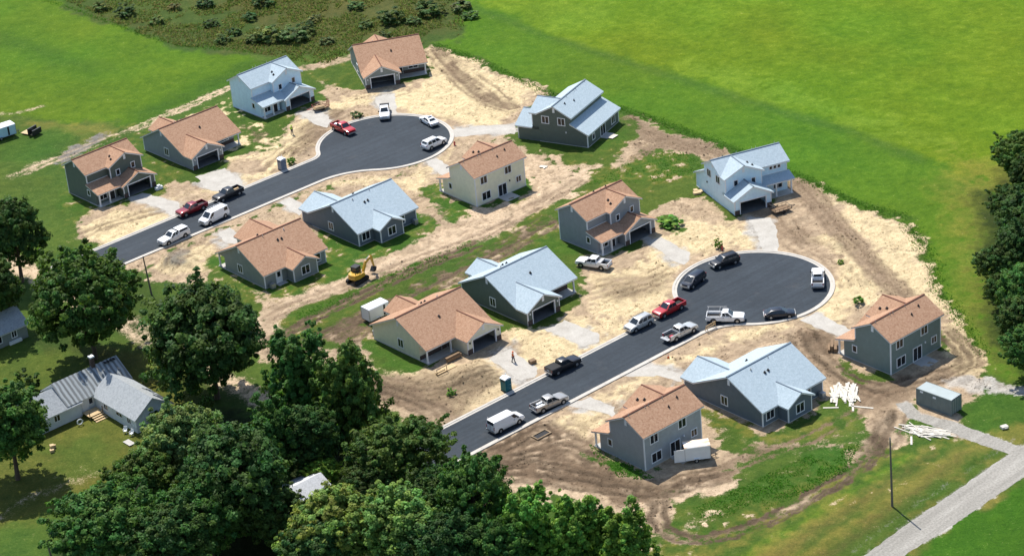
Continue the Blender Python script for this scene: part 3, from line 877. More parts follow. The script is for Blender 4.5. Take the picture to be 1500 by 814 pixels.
MOUNDS = [  # heaps of soil: pixel, radius, height
    (258, 382, 2.6, 0.8), (246, 386, 1.8, 0.6), (274, 384, 1.8, 0.5), (470, 190, 3.0, 0.5), (436, 222, 2.2, 0.4), (1190, 492, 2.4, 0.7),
    (1206, 484, 1.8, 0.6), (1244, 392, 1.2, 0.5), (1252, 406, 1.5, 0.6), (1264, 414, 1.3, 0.5), (1222, 358, 1.6, 0.4), (700, 546, 3.4, 0.7), (672, 552, 3.0, 0.5),
    (1160, 322, 1.6, 0.35), (1310, 330, 2.4, 0.5), (900, 420, 3.0, 0.35), (955, 420, 3.0, 0.3), (1310, 606, 2.0, 0.5), (1290, 620, 2.4, 0.5), (1420, 548, 2.0, 0.4)]
Z = (BARE * ((N_c - .5) * 0.22 + (N_b - .5) * 0.30) + gr * ((N_c - .5) * 0.10 + (N_b - .5) * 0.16))
Z -= RUT * 0.11
for mx, my, mr, mh in MOUNDS:
    c_ = at(mx, my)
    e_ = np.exp(-((PX - c_.x) ** 2 + (PY - c_.y) ** 2) / (mr * mr))
    Z += e_ * mh * (0.6 + 0.8 * N_b)
PADS = []                                                        # flat ground under houses, filled below

# ------------------------------------------------------------------ houses: surveyed plan positions (x, y, turn)
DT = dict(L=11.09, D=6.82, He=5.69, Hr=7.47, xg=4.35, p2=1.0, Hc=7.34, He2=5.54, pg=3.72, gx=0.53, Hgr=4.10, Hge=2.35, pp=3.2, Hpe=2.54, Hpt=3.6, pw=2.2, bs=0.0)
DU = dict(L=12.29, D=6.5, He=5.64, Hr=7.35, xg=5.45, p2=1.31, Hc=7.30, He2=5.51, pg=4.4, gx=0.0, Hgr=4.66, Hge=2.66, pp=1.6, Hpe=2.8, Hpt=3.6, pw=0.0, bs=3.28, Hbl=2.58, Hbt=4.3)
DS = dict(L=12.51, D=12.86, He=2.74, Hr=5.94, wg=6.7, pg=2.73, Hgr=4.39, Hge=2.46, b0=3.18, b1=8.05, pb=1.95, Hb=4.02, Hbe=2.5, pd=1.8)
HOUSES = [  # kind, mirrored, (x, y, turn), siding, roof, label
    ('T', 0, (-73.16, 395.37, 40.17), 'green_side', 'orange_roof', 'two-storey dark green house with orange roof by the dark trees at far left'),
    ('S', 0, (-57.21, 407.19, 40.17), 'grey_side', 'orange_roof', 'one-storey grey house with orange roof between the dark green and the pale blue-white two-storey houses'),
    ('T', 0, (-45.66, 428.67, 40.30), 'white_side', 'blue_roof', 'white two-storey house with pale roof and porch by the far turning circle'),
    ('S', 0, (-25.03, 438.82, 11.72), 'sage_side', 'orange_roof', 'one-storey sage house with orange roof at the top, furthest house behind the far turning circle'),
    ('U', 0, (13.68, 414.33, 239.06), 'green_side', 'blue_roof', 'dark green two-storey house with blue-grey roof and low rear wing beside the green field'),
    ('T', 1, (-0.28, 390.54, 218.12), 'cream_side', 'orange_roof', 'cream two-storey house with orange roof seen from the back, near the white cars'),
    ('S', 1, (-23.31, 384.92, 219.34), 'slate_side', 'blue_roof', 'one-storey slate house with blue-grey roof across the street from the grey portable toilet'),
    ('S', 0, (-38.41, 372.43, 219.26), 'sage_side', 'orange_roof', 'one-storey grey-green house with orange roof and a white back door, behind the excavator'),
    ('T', 0, (12.94, 357.50, 39.90), 'grey_side', 'orange_roof', 'grey two-storey house with orange roof and porch behind the white pickup on dirt'),
    ('U', 1, (36.38, 369.37, 20.53), 'white_side', 'blue_roof', 'white two-storey house with three small windows above its porch, above the near circle'),
    ('S', 0, (0.11, 335.20, 39.64), 'green_side', 'blue_roof', 'one-storey dark green house with blue-grey roof and open front garage'),
    ('S', 1, (-13.86, 323.87, 39.87), 'tan_side', 'orange_roof', 'one-storey tan house with orange roof, nearest the small white box trailer'),
    ('S', 1, (34.89, 314.08, 219.03), 'slate_side', 'blue_roof', 'large one-storey slate house with blue-grey roof next to the upright pile of white boards'),
    ('T', 1, (20.18, 299.70, 218.92), 'taupe_side', 'orange_roof', 'grey two-storey house with orange roof and a white trailer parked at its back door'),
    ('T', 1, (57.79, 319.79, 218.93), 'moss_side', 'orange_roof', 'moss grey two-storey house with orange roof at the right, by the green shipping container'),
]
for kind, mir, (hx, hy, ha), *_ in HOUSES:
    d = dict(T=DT, U=DU, S=DS)[kind]
    x0, x1, y0, y1 = -1.2, d['L'] + 1.2, -d['pg'] - 1.5, d['D'] + max(d.get('bs', 0), d.get('pb', 0)) + 1.0
    ca, sa = math.cos(R(ha)), math.sin(R(ha))
    PADS.append([(hx + x * ca - y * sa, hy + x * sa + y * ca) for x, y in ((x0, y0), (x1, y0), (x1, y1), (x0, y1))])
for q in PADS:
    xs, ys = [p[0] for p in q], [p[1] for p in q]
    m_ = (PX > min(xs) - 3) & (PX < max(xs) + 3) & (PY > min(ys) - 3) & (PY < max(ys) + 3)
    FLAT[m_] = np.maximum(FLAT[m_], np.clip((poly_sd(PX[m_], PY[m_], q) + 0.8) / 1.2, 0, 1))
Z = Z * (1 - FLAT) - 0.02 * FLAT
far_ = (PX < GX0 + .1) | (PX > GX1 - 1.5) | (PY < GY0 + .1) | (PY > GY1 - 1.5)
Z[far_] = 0


def ground_z(x, y):
    i = int(np.clip(np.searchsorted(gx, x), 1, len(gx) - 1))
    j = int(np.clip(np.searchsorted(gy, y), 1, len(gy) - 1))
    return float(Z[j * len(gx) + i])


m, t, b = nodes_of('ground')
ag = t.nodes.new('ShaderNodeAttribute'); ag.attribute_name = 'plants'
as_ = t.nodes.new('ShaderNodeAttribute'); as_.attribute_name = 'soil'
br = t.nodes.new('ShaderNodeAttribute'); br.attribute_name = 'bare'
v_ = coords(t)
n1, n2, n3, n4 = noise(t, v_, 0.62, 6, .72), noise(t, v_, 2.6, 5, .75), noise(t, v_, 7.5, 3, .7), noise(t, v_, 0.16, 4, .6)
# streaks raked by machines, running with the street
n5 = noise(t, along(t, v_, R(ROAD_A), 0.35, 1.5), 1.1, 5, .7)
edge = mth(t, 'ADD', mth(t, 'MULTIPLY', n1, .30), mth(t, 'ADD', mth(t, 'MULTIPLY', n2, .40), mth(t, 'MULTIPLY', n3, .30)))
bw = mth(t, 'ADD', br.outputs['Fac'], mth(t, 'MULTIPLY', mth(t, 'SUBTRACT', edge, .5), 3.6))
mr = t.nodes.new('ShaderNodeMapRange'); mr.interpolation_type = 'SMOOTHSTEP'
mr.inputs['From Min'].default_value = .22; mr.inputs['From Max'].default_value = .74
t.links.new(bw, mr.inputs['Value'])
s_mix = mth(t, 'ADD', mth(t, 'MULTIPLY', n2, .40), mth(t, 'ADD', mth(t, 'MULTIPLY', n1, .25), mth(t, 'ADD', mth(t, 'MULTIPLY', n5, .20), mth(t, 'MULTIPLY', n3, .15))))
soilc = ramp(t, s_mix, [(0.38, (0.54, 0.51, 0.48)), (0.44, (0.81, 0.785, 0.76)), (0.48, (1.0, 0.985, 0.97)), (0.53, (1.13, 1.13, 1.12)), (0.60, (1.28, 1.27, 1.26))])
g_mix = mth(t, 'ADD', mth(t, 'MULTIPLY', n2, .45), mth(t, 'ADD', mth(t, 'MULTIPLY', n3, .22), mth(t, 'MULTIPLY', n1, .33)))
grassc = ramp(t, g_mix, [(0.38, (0.50, 0.58, 0.48)), (0.45, (0.82, 0.86, 0.82)), (0.52, (1.03, 1.02, 1.0)), (0.60, (1.34, 1.22, 1.15))])
colg = mixc(t, 1.0, ag.outputs['Color'], grassc, 'MULTIPLY')
cols = mixc(t, 1.0, as_.outputs['Color'], soilc, 'MULTIPLY')
t.links.new(mixc(t, mr.outputs[0], colg, cols), b.inputs['Base Color'])
b.inputs['Roughness'].default_value = 0.95
b.inputs['Specular IOR Level'].default_value = 0.10
bump(t, b, mth(t, 'ADD', n2, mth(t, 'MULTIPLY', n3, .5)), 0.8, 0.22)
M['ground'] = m
nx, ny = len(gx), len(gy)
ii = np.arange((nx - 1) * (ny - 1))
r_, c_ = ii // (nx - 1), ii % (nx - 1)
q0 = r_ * nx + c_
quads = np.stack([q0, q0 + 1, q0 + nx + 1, q0 + nx], 1).ravel()
g_o = np_mesh('ground', np.stack([PX, PY, Z], 1), quads, 4, M['ground'], attrs={
    'plants': ('POINT', 'FLOAT_COLOR', np.concatenate([ALBG, np.ones((NP_, 1))], 1)), 'soil': ('POINT', 'FLOAT_COLOR', np.concatenate([ALBS, np.ones((NP_, 1))], 1)), 'bare': ('POINT', 'FLOAT', BARE)})
g_o.data.polygons.foreach_set('use_smooth', np.ones(len(g_o.data.polygons), bool))
tag(g_o, kind='structure')

# ------------------------------------------------------------------ asphalt and kerbs
m, t, b = nodes_of('fresh_asphalt')
v_ = coords(t)
big, fine, mid = noise(t, v_, 0.10, 4, .6), noise(t, v_, 7.0, 3, .8), noise(t, v_, 1.4, 5, .7)
c1 = ramp(t, big, [(0.3, (0.020, 0.028, 0.037)), (0.7, (0.031, 0.041, 0.052))])
c2 = mixc(t, 1.0, c1, ramp(t, mth(t, 'ADD', mth(t, 'MULTIPLY', fine, .5), mth(t, 'MULTIPLY', mid, .5)), [(0.3, (0.7, 0.7, 0.7)), (0.5, (1, 1, 1)), (0.7, (1.4, 1.38, 1.34))]), 'MULTIPLY')
c2 = mixc(t, 1.0, c2, ramp(t, noise(t, along(t, v_, R(ROAD_A), 0.05, 1.1), 1.0, 4, .6), [(.38, (.88, .88, .89)), (.5, (1, 1, 1)), (.62, (1.14, 1.13, 1.12))]), 'MULTIPLY')
dust = ramp(t, noise(t, v_, 0.28, 6, .72), [(0.58, (0, 0, 0)), (0.82, (0.22, 0.22, 0.22))])
c3 = mixc(t, dust, c2, (0.16, 0.14, 0.12))
t.links.new(c3, b.inputs['Base Color'])
b.inputs['Roughness'].default_value = 0.82
b.inputs['Specular IOR Level'].default_value = 0.3
bump(t, b, fine, 0.4, 0.02)
M['asphalt'] = m

for k, rd in ROADS.items():
    out = road_outline(rd, 0.0, rd['s0'])
    mb = MB()
    pts = road_world(rd, out)
    mb.prism([p + Vector((0, 0, 0.0)) for p in pts], (0, 0, 0.035))
    tag(mb.build('road', M['asphalt']), kind='structure')
    # kerb: a gutter pan and a raised back, cast in lengths with open joints, all one strip of street
    def kerb_strip(g0, g1, z0, z1, name, mat, per):
        a, bq = road_world(rd, road_outline(rd, g0, rd['s0'])), road_world(rd, road_outline(rd, g1, rd['s0']))
        mb = MB()
        n = len(a)
        # resample to even lengths
        L = [0]
        for i in range(1, n): L.append(L[-1] + (a[i] - a[i - 1]).length)
        tot = L[-1]
        cnt = int(tot / per)

        def ev(arr, s):
            i = min(max(np.searchsorted(L, s) - 1, 0), n - 2)
            f = (s - L[i]) / max(L[i + 1] - L[i], 1e-9)
            return arr[i].lerp(arr[i + 1], f)
        for j in range(cnt):
            s0_, s1_ = tot * j / cnt + 0.012, tot * (j + 1) / cnt - 0.012
            sub = 3 if per > 2 else 1
            zz = random.uniform(-.006, .006)
            for q in range(sub):
                u0, u1 = s0_ + (s1_ - s0_) * q / sub, s0_ + (s1_ - s0_) * (q + 1) / sub
                p0, p1, p2, p3 = ev(a, u0), ev(a, u1), ev(bq, u1), ev(bq, u0)
                mb.prism([Vector((p.x, p.y, z0)) for p in (p0, p1, p2, p3)], (0, 0, z1 - z0 + zz))
        return tag(mb.build(name, mat), kind='structure')
    kerb_strip(0.004, 0.40, -0.06, 0.055, 'gutter', M['kerb'], 3.0)
    kerb_strip(0.402, 0.78, -0.06, 0.125, 'kerb', M['kerb'], 3.0)

# gravel sheets: the lane at the lower right and the spur to the container
m, t, b = nodes_of('crushed_gravel')
v_ = coords(t)
f1, f2, f3 = noise(t, v_, 0.5, 5, .7), noise(t, v_, 3.5, 5, .8), noise(t, v_, 0.16, 3, .5)
c1 = ramp(t, mth(t, 'ADD', mth(t, 'MULTIPLY', f1, .5), mth(t, 'MULTIPLY', f2, .5)), [(0.36, (0.33, 0.30, 0.26)), (0.5, (0.42, 0.39, 0.34)), (0.64, (0.50, 0.47, 0.415))])
t.links.new(c1, b.inputs['Base Color'])
b.inputs['Roughness'].default_value = 0.95
bump(t, b, f2, 0.6, 0.06)
M['gravel'] = m
m, t, b = nodes_of('worn_lane_gravel')
v_ = coords(t)
ld_ = at(1480, 662) - at(1264, 814)
c1 = ramp(t, noise(t, along(t, v_, math.atan2(ld_.y, ld_.x), 0.05, 0.7), 1.0, 5, .65), [(.36, (.235, .22, .19)), (.5, (.28, .262, .228)), (.62, (.33, .31, .272))])
f2 = noise(t, v_, 3.2, 5, .75)
t.links.new(mixc(t, 1.0, c1, ramp(t, f2, [(.34, (.72, .71, .69)), (.5, (1, 1, 1)), (.66, (1.22, 1.21, 1.2))]), 'MULTIPLY'), b.inputs['Base Color'])
b.inputs['Roughness'].default_value = .95
bump(t, b, f2, .6, .06)
M['lane'] = m


def ragged(pts, step=0.7, amp=0.35, seed=1):
    rs = random.Random(seed)
    out = []
    n = len(pts)
    for i in range(n):
        a, c = pts[i], pts[(i + 1) % n]
        k = max(1, int((c - a).length / step))
        for j in range(k):
            p = a.lerp(c, j / k)
            out.append(p + Vector((rs.uniform(-amp, amp), rs.uniform(-amp, amp), 0)))
    return out


def flat_sheet(name, pts, z, mat, label=None):
    mb = MB()
    mb.add([Vector((p.x, p.y, z)) for p in pts], [tuple(range(len(pts)))])
    o = mb.build(name, mat, recalc=False)
    if o.data.polygons[0].normal.z < 0: o.data.flip_normals()
    return tag(o, kind='structure')


def drape_sheet(name, pts, lift, mat):
    """a sheet following the ground a little above it"""
    bm = bmesh.new()
    vs = [bm.verts.new((p.x, p.y, 0)) for p in pts]
    f = bm.faces.new(vs)
    bmesh.ops.triangulate(bm, faces=[f])
    for axis in (0, 1):
        cs = [p[axis] for p in pts]
        for c in np.arange(min(cs), max(cs), 1.0):
            no = Vector((1, 0, 0)) if axis == 0 else Vector((0, 1, 0))
            co = no * c
            bmesh.ops.bisect_plane(bm, geom=bm.verts[:] + bm.edges[:] + bm.faces[:], plane_co=co, plane_no=no)
    for v in bm.verts:
        v.co.z = max(ground_z(v.co.x + dx, v.co.y + dy) for dx in (-.36, 0, .36) for dy in (-.47, 0, .47)) + lift
    bmesh.ops.recalc_face_normals(bm, faces=bm.faces)
    me = bpy.data.meshes.new(name)
    bm.to_mesh(me)
    bm.free()
    if me.polygons[0].normal.z < 0: me.flip_normals()
    me.materials.append(mat)
    o = bpy.data.objects.new(name, me)
    COL.objects.link(o)
    return tag(o, kind='structure')


for i_, (k_, p_) in enumerate(GRAVEL.items()):
    drape_sheet(k_, ragged([at(x, y) for x, y in p_], 0.8, 0.14, i_ + 3), 0.012 + 0.006 * i_, M['lane'])
for i_, d_ in enumerate(DRIVES):
    pts_ = [at(x, y) for x, y in d_]
    cen_ = sum(pts_, Vector()) / len(pts_)
    drape_sheet('driveway', ragged([cen_ + (p - cen_) * 0.97 for p in pts_], 0.8, 0.22, i_ + 30), 0.010, M['gravel'])

# ------------------------------------------------------------------ house builder
OV = 0.4                                                         # eave overhang


class House:
    """parts in local metres: x along the ridge, front at -y; mir flips left and right"""
    def __init__(s, root, L, mir, side_mat, roof_mat):
        s.root, s.L, s.mir, s.sm, s.rm = root, L, mir, side_mat, roof_mat
        s.fx = (lambda x, y, z: (L - x, y, z)) if mir else None
        s.w, s.tr, s.fa, s.inn, s.cap = s.mb(), s.mb(), s.mb(), s.mb(), s.mb()
        s.conc, s.base = s.mb(), s.mb()

    def mb(s): return MB(s.fx)

    def roof(s, name, polys):
        """polys: list of (plan polygon, surface function)"""
        r = s.mb()
        for poly, zf in polys:
            r.slab(poly, zf, 0.0, 0.07)
            cx, cy = sum(p[0] for p in poly) / len(poly), sum(p[1] for p in poly) / len(poly)
            ins = []
            for x, y in poly:
                dx, dy = x - cx, y - cy
                l = math.hypot(dx, dy)
                ins.append((x - dx / l * .05, y - dy / l * .05))
            s.fa.slab(ins, zf, 0.073, 0.27)
        return r.build(name, s.rm, s.root)

    def window(s, side, pl, a, z, w, h, bars=1, name='window', glassmat=None):
        f, g = s.mb(), s.mb()
        t = 0.13
        f.obox(side, pl, a - w / 2 - t, a + w / 2 + t, z + h / 2, z + h / 2 + t, -.02, .07)
        f.obox(side, pl, a - w / 2 - t, a + w / 2 + t, z - h / 2 - t, z - h / 2, -.02, .085)
        for sg in (-1, 1):
            f.obox(side, pl, a + sg * (w / 2 + t / 2) - t / 2, a + sg * (w / 2 + t / 2) + t / 2, z - h / 2, z + h / 2, -.02, .07)
        for k in range(bars):
            c = a - w / 2 + w * (k + 1) / (bars + 1)
            f.obox(side, pl, c - .045, c + .045, z - h / 2, z + h / 2, -.02, .055)
        g.obox(side, pl, a - w / 2 + .001, a + w / 2 - .001, z - h / 2 + .001, z + h / 2 - .001, -.02, .025)
        fo = f.build(name, M['trim'], s.root)
        g.build('pane', glassmat or M['glass'], fo)
        return fo

    def door(s, side, pl, a, z0, w=0.95, h=2.1, mat='trim', lite=False):
        f, d = s.mb(), s.mb()
        for sg in (-1, 1): f.obox(side, pl, a + sg * (w / 2 + .06) - .06, a + sg * (w / 2 + .06) + .06, z0, z0 + h, -.02, .06)
        f.obox(side, pl, a - w / 2 - .12, a + w / 2 + .12, z0 + h, z0 + h + .12, -.02, .06)
        d.obox(side, pl, a - w / 2, a + w / 2, z0, z0 + h, -.02, .03)
        do = d.build('door', M[mat], s.root)
        f.build('door_frame', M['trim'], do)
        if lite:
            g = s.mb()
            g.obox(side, pl, a - w * .3, a + w * .3, z0 + h * .5, z0 + h * .92, .03, .045)
            g.build('pane', M['glass'], do)
        return do

    def vent(s, side, pl, a, z):
        v = s.mb()
        v.obox(side, pl, a - .22, a + .22, z - .42, z + .42, -.02, .06)
        for k in range(5): v.obox(side, pl, a - .17, a + .17, z - .36 + k * .15, z - .29 + k * .15, .06, .075)
        v.build('gable_vent', M['trim'], s.root)

    def lamp(s, side, pl, a, z):
        v = s.mb()
        v.obox(side, pl, a - .09, a + .09, z - .14, z + .14, 0, .14)
        v.build('wall_lamp', M['black' if s.sm in (M['cream_side'], M['tan_side'], M['white_side']) else 'trim'], s.root)

    def stack(s, x, y, zf, r=.11, h=.38, mat='black'):
        v = s.mb()
        v.tube((x, y, zf(x, y) - .1), (x, y, zf(x, y) + h), r, r, 8)
        v.box(x - r * 1.5, y - r * 1.5, zf(x, y) - .05, x + r * 1.5, y + r * 1.5, zf(x, y) + .1)
        v.build('roof_vent', M[mat], s.root)

    def post(s, x, y, z0, z1):
        p = s.mb()
        p.box(x - .11, y - .11, z0 + .18, x + .11, y + .11, z1)
        p.box(x - .16, y - .16, z0, x + .16, y + .16, z0 + .18)
        p.build('post', M['trim'], s.root)

    def corner(s, x, y, sx, sy, z0, z1):
        """white corner board on an outer corner; sx, sy = outward directions"""
        e, w = .022, .14
        a0, a1 = (x - w, x + e) if sx > 0 else (x - e, x + w)
        s.tr.box(a0, min(y, y + sy * e), z0, a1, max(y, y + sy * e), z1)
        b0, b1 = (y - w, y - .0) if sy > 0 else (y + .0, y + w)
        s.tr.box(min(x, x + sx * e), b0, z0, max(x, x + sx * e), b1, z1)
        s.tr.build('corner_board', M['trim'], s.root)
        s.tr = s.mb()

    def garage_front(s, pl, x0, x1, zt_l, peak, dx0, dx1, dz):
        """gabled wall with the door opening left open"""
        xc = (x0 + x1) / 2
        s.w.wall('F', pl, [(x0, 0), (dx0, 0), (dx0, dz), (dx1, dz), (dx1, 0), (x1, 0), (x1, zt_l), (xc, peak), (x0, zt_l)])
        f = s.mb()
        for c in (dx0, dx1): f.box(c - .09, pl - .05, 0.03, c + .09, pl + .17, dz)
        f.box(dx0 - .15, pl - .05, dz, dx1 + .15, pl + .17, dz + .17)
        f.build('garage_door_frame', M['trim'], s.root)
        # the sectional door run up under the ceiling
        dr = s.mb()
        for k in range(4):
            dr.box(dx0 + .12, pl + .35 + k * .52, dz + .02, dx1 - .12, pl + .35 + k * .52 + .50, dz + .06)
        dr.build('raised_garage_door', M['greyplastic'], s.root)
        for a, b in ((x0 - .03, dx0 - .09), (dx1 + .09, x1 + .03)):
            q = s.mb(); q.obox('F', pl, a, b, 0, .85, 0, .07); q.build('stone_base', M['brick'], s.root)

    def finish(s):
        s.w.build('wall', s.sm, s.root)
        s.fa.build('fascia', M['trim'], s.root)
        if s.cap.v: s.cap.build('ridge_cap', M['ridge_' + ('o' if s.rm is M['orange_roof'] else 'b')], s.root)
        if s.inn.v: s.inn.build('garage_interior', M['interior'], s.root)
        if s.conc.v: s.conc.build('foundation', M['concrete'], s.root)
        if s.base.v: s.base.build('stone_base', M['brick'], s.root)

    def ridge(s, p0, p1, w=.13, h=.05):
        d = Vector(p1) - Vector(p0)
        if abs(d.x) > abs(d.y): s.cap.box(min(p0[0], p1[0]), p0[1] - w, p0[2] - .05, max(p0[0], p1[0]), p0[1] + w, p0[2] + h)
        else: s.cap.box(p0[0] - w, min(p0[1], p1[1]), p0[2] - .05, p0[0] + w, max(p0[1], p1[1]), p0[2] + h)


M['ridge_o'] = plain('brown_ridge_cap', (0.16, 0.07, 0.045), 0.9, 0.2)
M['ridge_b'] = plain('slate_ridge_cap', (0.16, 0.20, 0.24), 0.9, 0.2)


def gable_z(y0, y1, zc, zr):
    """height of a gable over plan coordinate: eave lines y0, y1 at zc, ridge zr midway"""
    m = (y0 + y1) / 2
    s = (zr - zc) / (m - y0)
    return lambda y: zr - abs(y - m) * s, s


def two_storey(h, d, U=False):
    L, D, He, Hr, xg, p2, pg, gx, pw, pp = (d[k] for k in ('L', 'D', 'He', 'Hr', 'xg', 'p2', 'pg', 'gx', 'pw', 'pp'))
    o, t = OV, .15
    mz, ms = gable_z(0, D, He, Hr)
    zmain = lambda x, y: mz(y)
    up = lambda y: mz(y) - .12
    bs = d['bs']
    # roofs
    h.roof('roof', [([(-o, -o), (L + o, -o), (L + o, D / 2), (-o, D / 2)], zmain), ([(-o, D / 2), (L + o, D / 2), (L + o, D + o), (-o, D + o)], zmain)])
    h.ridge((-o, D / 2, Hr), (L + o, D / 2, Hr))
    xc = (xg + L) / 2
    cz, cs = gable_z(xg - o, L + o, d['He2'], d['Hc'])
    zc = lambda x, y: cz(x)
    yr = (d['Hc'] - He) / ms
    ye = max((d['He2'] - He) / ms, -o)
    h.roof('front_gable_roof', [([(xg - o, -p2 - o), (xc, -p2 - o), (xc, yr + .1), (xg - o, ye + .1)], zc), ([(xc, -p2 - o), (L + o, -p2 - o), (L + o, ye + .1), (xc, yr + .1)], zc)])
    h.ridge((xc, -p2 - o, d['Hc']), (xc, yr, d['Hc']), .10)
    g0, g1 = xg + gx, L + gx
    gc = (g0 + g1) / 2
    gz, gs = gable_z(g0 - o, g1 + o, d['Hge'], d['Hgr'])
    zg = lambda x, y: gz(x)
    h.roof('garage_roof', [([(g0 - o, -pg - o), (gc, -pg - o), (gc, -p2 + .05), (g0 - o, -p2 + .05)], zg), ([(gc, -pg - o), (g1 + o, -pg - o), (g1 + o, -p2 + .05 if gx < .1 else .2), (L + .1, -p2 + .05 if gx < .1 else .2), (L + .1, -p2 + .05), (gc, -p2 + .05)] if gx >= .1 else [(gc, -pg - o), (g1 + o, -pg - o), (g1 + o, -p2 + .05), (gc, -p2 + .05)], zg)])
    h.ridge((gc, -pg - o, d['Hgr']), (gc, -p2, d['Hgr']), .10)
    ps = (d['Hpt'] - d['Hpe']) / (pp + o)
    zp = lambda x, y: d['Hpt'] + ps * y
    xp1 = g0 + (.9 if not U else -.02)
    h.roof('porch_roof', [([(-o, -pp - o), (xp1, -pp - o), (xp1, 0.05), (-o, 0.05)], zp)])
    # walls
    if bs:
        bss = (d['Hbt'] - d['Hbl']) / (bs + o)
        zb = lambda x, y: d['Hbt'] - bss * (y - D)
        h.roof('rear_wing_roof', [([(-o, D - .05), (L + o, D - .05), (L + o, D + bs + o), (-o, D + bs + o)], zb)])
        h.w.wall('B', D + bs, [(0, 0), (L, 0), (L, zb(0, D + bs) - .12), (0, zb(0, D + bs) - .12)])
        h.w.wall('B', D, [(t, d['Hbt'] - .5), (L - t, d['Hbt'] - .5), (L - t, up(D)), (t, up(D))])
        rear = [(D + bs - t, 0), (D + bs - t, zb(0, D + bs - t) - .12), (D, zb(0, D) - .12), (D, up(D))]
    else:
        h.w.wall('B', D, [(0, 0), (L, 0), (L, up(D)), (0, up(D))])
        rear = [(D - t, 0), (D - t, up(D - t))]
    frontz = zp(0, -pw) - .12
    h.w.wall('L', 0, [(-pw, 0)] + rear + [(D / 2, up(D / 2)), (0, up(0))] + ([(0, zp(0, 0) - .1), (-pw, frontz)] if pw > 0 else []))
    if p2 > 0:
        h.w.wall('R', L, [(0, 0)] + rear + [(D / 2, up(D / 2)), (0, up(0))])
    h.w.wall('F', -pw, [(t, 0), (xg + .1, 0), (xg + .1, frontz), (t, frontz)])
    h.w.wall('F', 0, [(t, d['Hpt'] - .6), (xg, d['Hpt'] - .6), (xg, up(0)), (t, up(0))])
    cw = d['He2'] + cs * o - .12
    h.w.wall('F', -p2, [(xg, 2.5), (L, 2.5), (L, cw), (xc, d['Hc'] - .12), (xg, cw)])
    h.w.wall('L', xg, [(-p2 + t, 2.5), (0, 2.5), (0, cw), (-p2 + t, cw)])
    h.w.wall('R', L, [(-p2 + t, 2.2), (0, 2.2), (0, cw), (-p2 + t, cw)])
    gw = d['Hge'] + gs * o - .12
    W = g1 - g0
    dx0, dx1 = g0 + W * .14, g1 - W * .14
    h.garage_front(-pg, g0, g1, gw, d['Hgr'] - .12, dx0, dx1, 2.15)
    h.w.wall('L', g0, [(-pg + t, 0), (.0, 0), (.0, gw), (-pg + t, gw)])
    h.w.wall('R', g1, [(-pg + t, 0), (.0, 0), (.0, gw), (-pg + t, gw)])
    if gx > .1: h.w.box(L + .002, 0.0, 0, g1, .15, gw)
    # garage shell and stored odds and ends
    h.inn.box(g0 + .16, 3.2, 0.03, L - .16, 3.3, 2.6)
    h.inn.box(g0 + .17, -.9, 2.45, L - .17, 3.2, 2.55)
    for _ in range(4):
        x = random.uniform(g0 + .8, L - 1.2); y = random.uniform(1.2, 2.6)
        h.inn.box(x, y, .03, x + random.uniform(.3, .9), y + random.uniform(.3, .6), random.uniform(.5, 1.4))
    h.conc.box(-.06, 0.02, -.05, L + .06, D + bs + .06, .06)
    q = h.mb(); q.box(g0 - .06, -pg - .06, -.05, g1 + .06, 0.018, .03); q.build('garage_slab', M['slab'], h.root)
    h.conc.box(-.12, -pp - .25, -.05, g0 - .07, -.0, .10)
    # trim
    if not bs:
        h.corner(0, D, -1, 1, .06, up(D)); h.corner(L, D, 1, 1, .06, up(D))
    else:
        zz = zb(0, D + bs) - .12
        h.corner(0, D + bs, -1, 1, .06, zz); h.corner(L, D + bs, 1, 1, .06, zz)
    h.corner(xg, -p2, -1, -1, 2.9, cw); h.corner(L, -p2, 1, -1, 3.2, cw)
    h.corner(g0, -pg, -1, -1, .03, gw); h.corner(g1, -pg, 1, -1, .03, gw)
    tb = h.mb(); tb.box(.0, -.03, d['Hpt'] + .02, xg, -.002, d['Hpt'] + .12); tb.build('trim_board', M['trim'], h.root)
    tb = h.mb(); tb.box(xg, -p2 - .03, 2.95, xg + .8, -p2 - .002, 3.05); tb.build('trim_board', M['trim'], h.root)
    h.corner(0, 0, -1, -1, d['Hpt'] + .1, up(0))
    # porch
    h.post(.12, -pp, .10, zp(0, -pp) - .2)
    h.post(xg * (.5 if not U else .55), -pp, .10, zp(0, -pp) - .2)
    if U: h.post(xg - .1, -pp, .10, zp(0, -pp) - .2)
    tb = h.mb(); tb.box(-.02, -pp - .1, zp(0, -pp) - .42, g0 - .1, -pp + .1, zp(0, -pp) - .2); tb.build('porch_beam', M['trim'], h.root)
    h.door('F', -pw, xg * .78, .10, mat='black')
    h.window('F', -pw, xg * .34, 1.45, 1.5, 1.3, 1)
    # windows
    cwid = L - xg
    small = (.65, .95)
    h.window('F', -p2, xg + cwid * .24, 4.0, *small, 0)
    h.window('F', -p2, xg + cwid * .72, 4.3, *small, 0)
    h.vent('F', -p2, xc, d['Hc'] - 1.0)
    h.vent('L', 0, D / 2, Hr - 1.1)
    if not U:
        h.window('L', 0, -.1, 1.9, .7, .95, 0)
        h.window('B', D, L * .175, 4.35, 1.35, 1.25, 1)
        h.window('B', D, L * .665, 4.35, 1.35, 1.25, 1)
        h.window('B', D, L * .20, 1.35, 1.75, 1.35, 1)
        h.window('B', D, L * .86, 1.85, 1.0, 1.0, 1)
        h.window('B', D, L * .525, 1.12, 1.75, 2.05, 1, 'patio_door')
        h.lamp('B', D, L * .68, 2.25)
        h.conc.box(L * .42, D + .07, -.05, L * .68, D + 2.6, .05)
        h.window('R', L, D * .4, 4.3, .9, 1.2, 0)
    else:
        h.window('L', 0, D * .3, 4.3, 1.2, 1.2, 1)
        h.window('R', L, D * .22, 4.35, 1.3, 1.25, 1)
        h.window('R', L, D * .72, 4.35, 1.3, 1.25, 1)
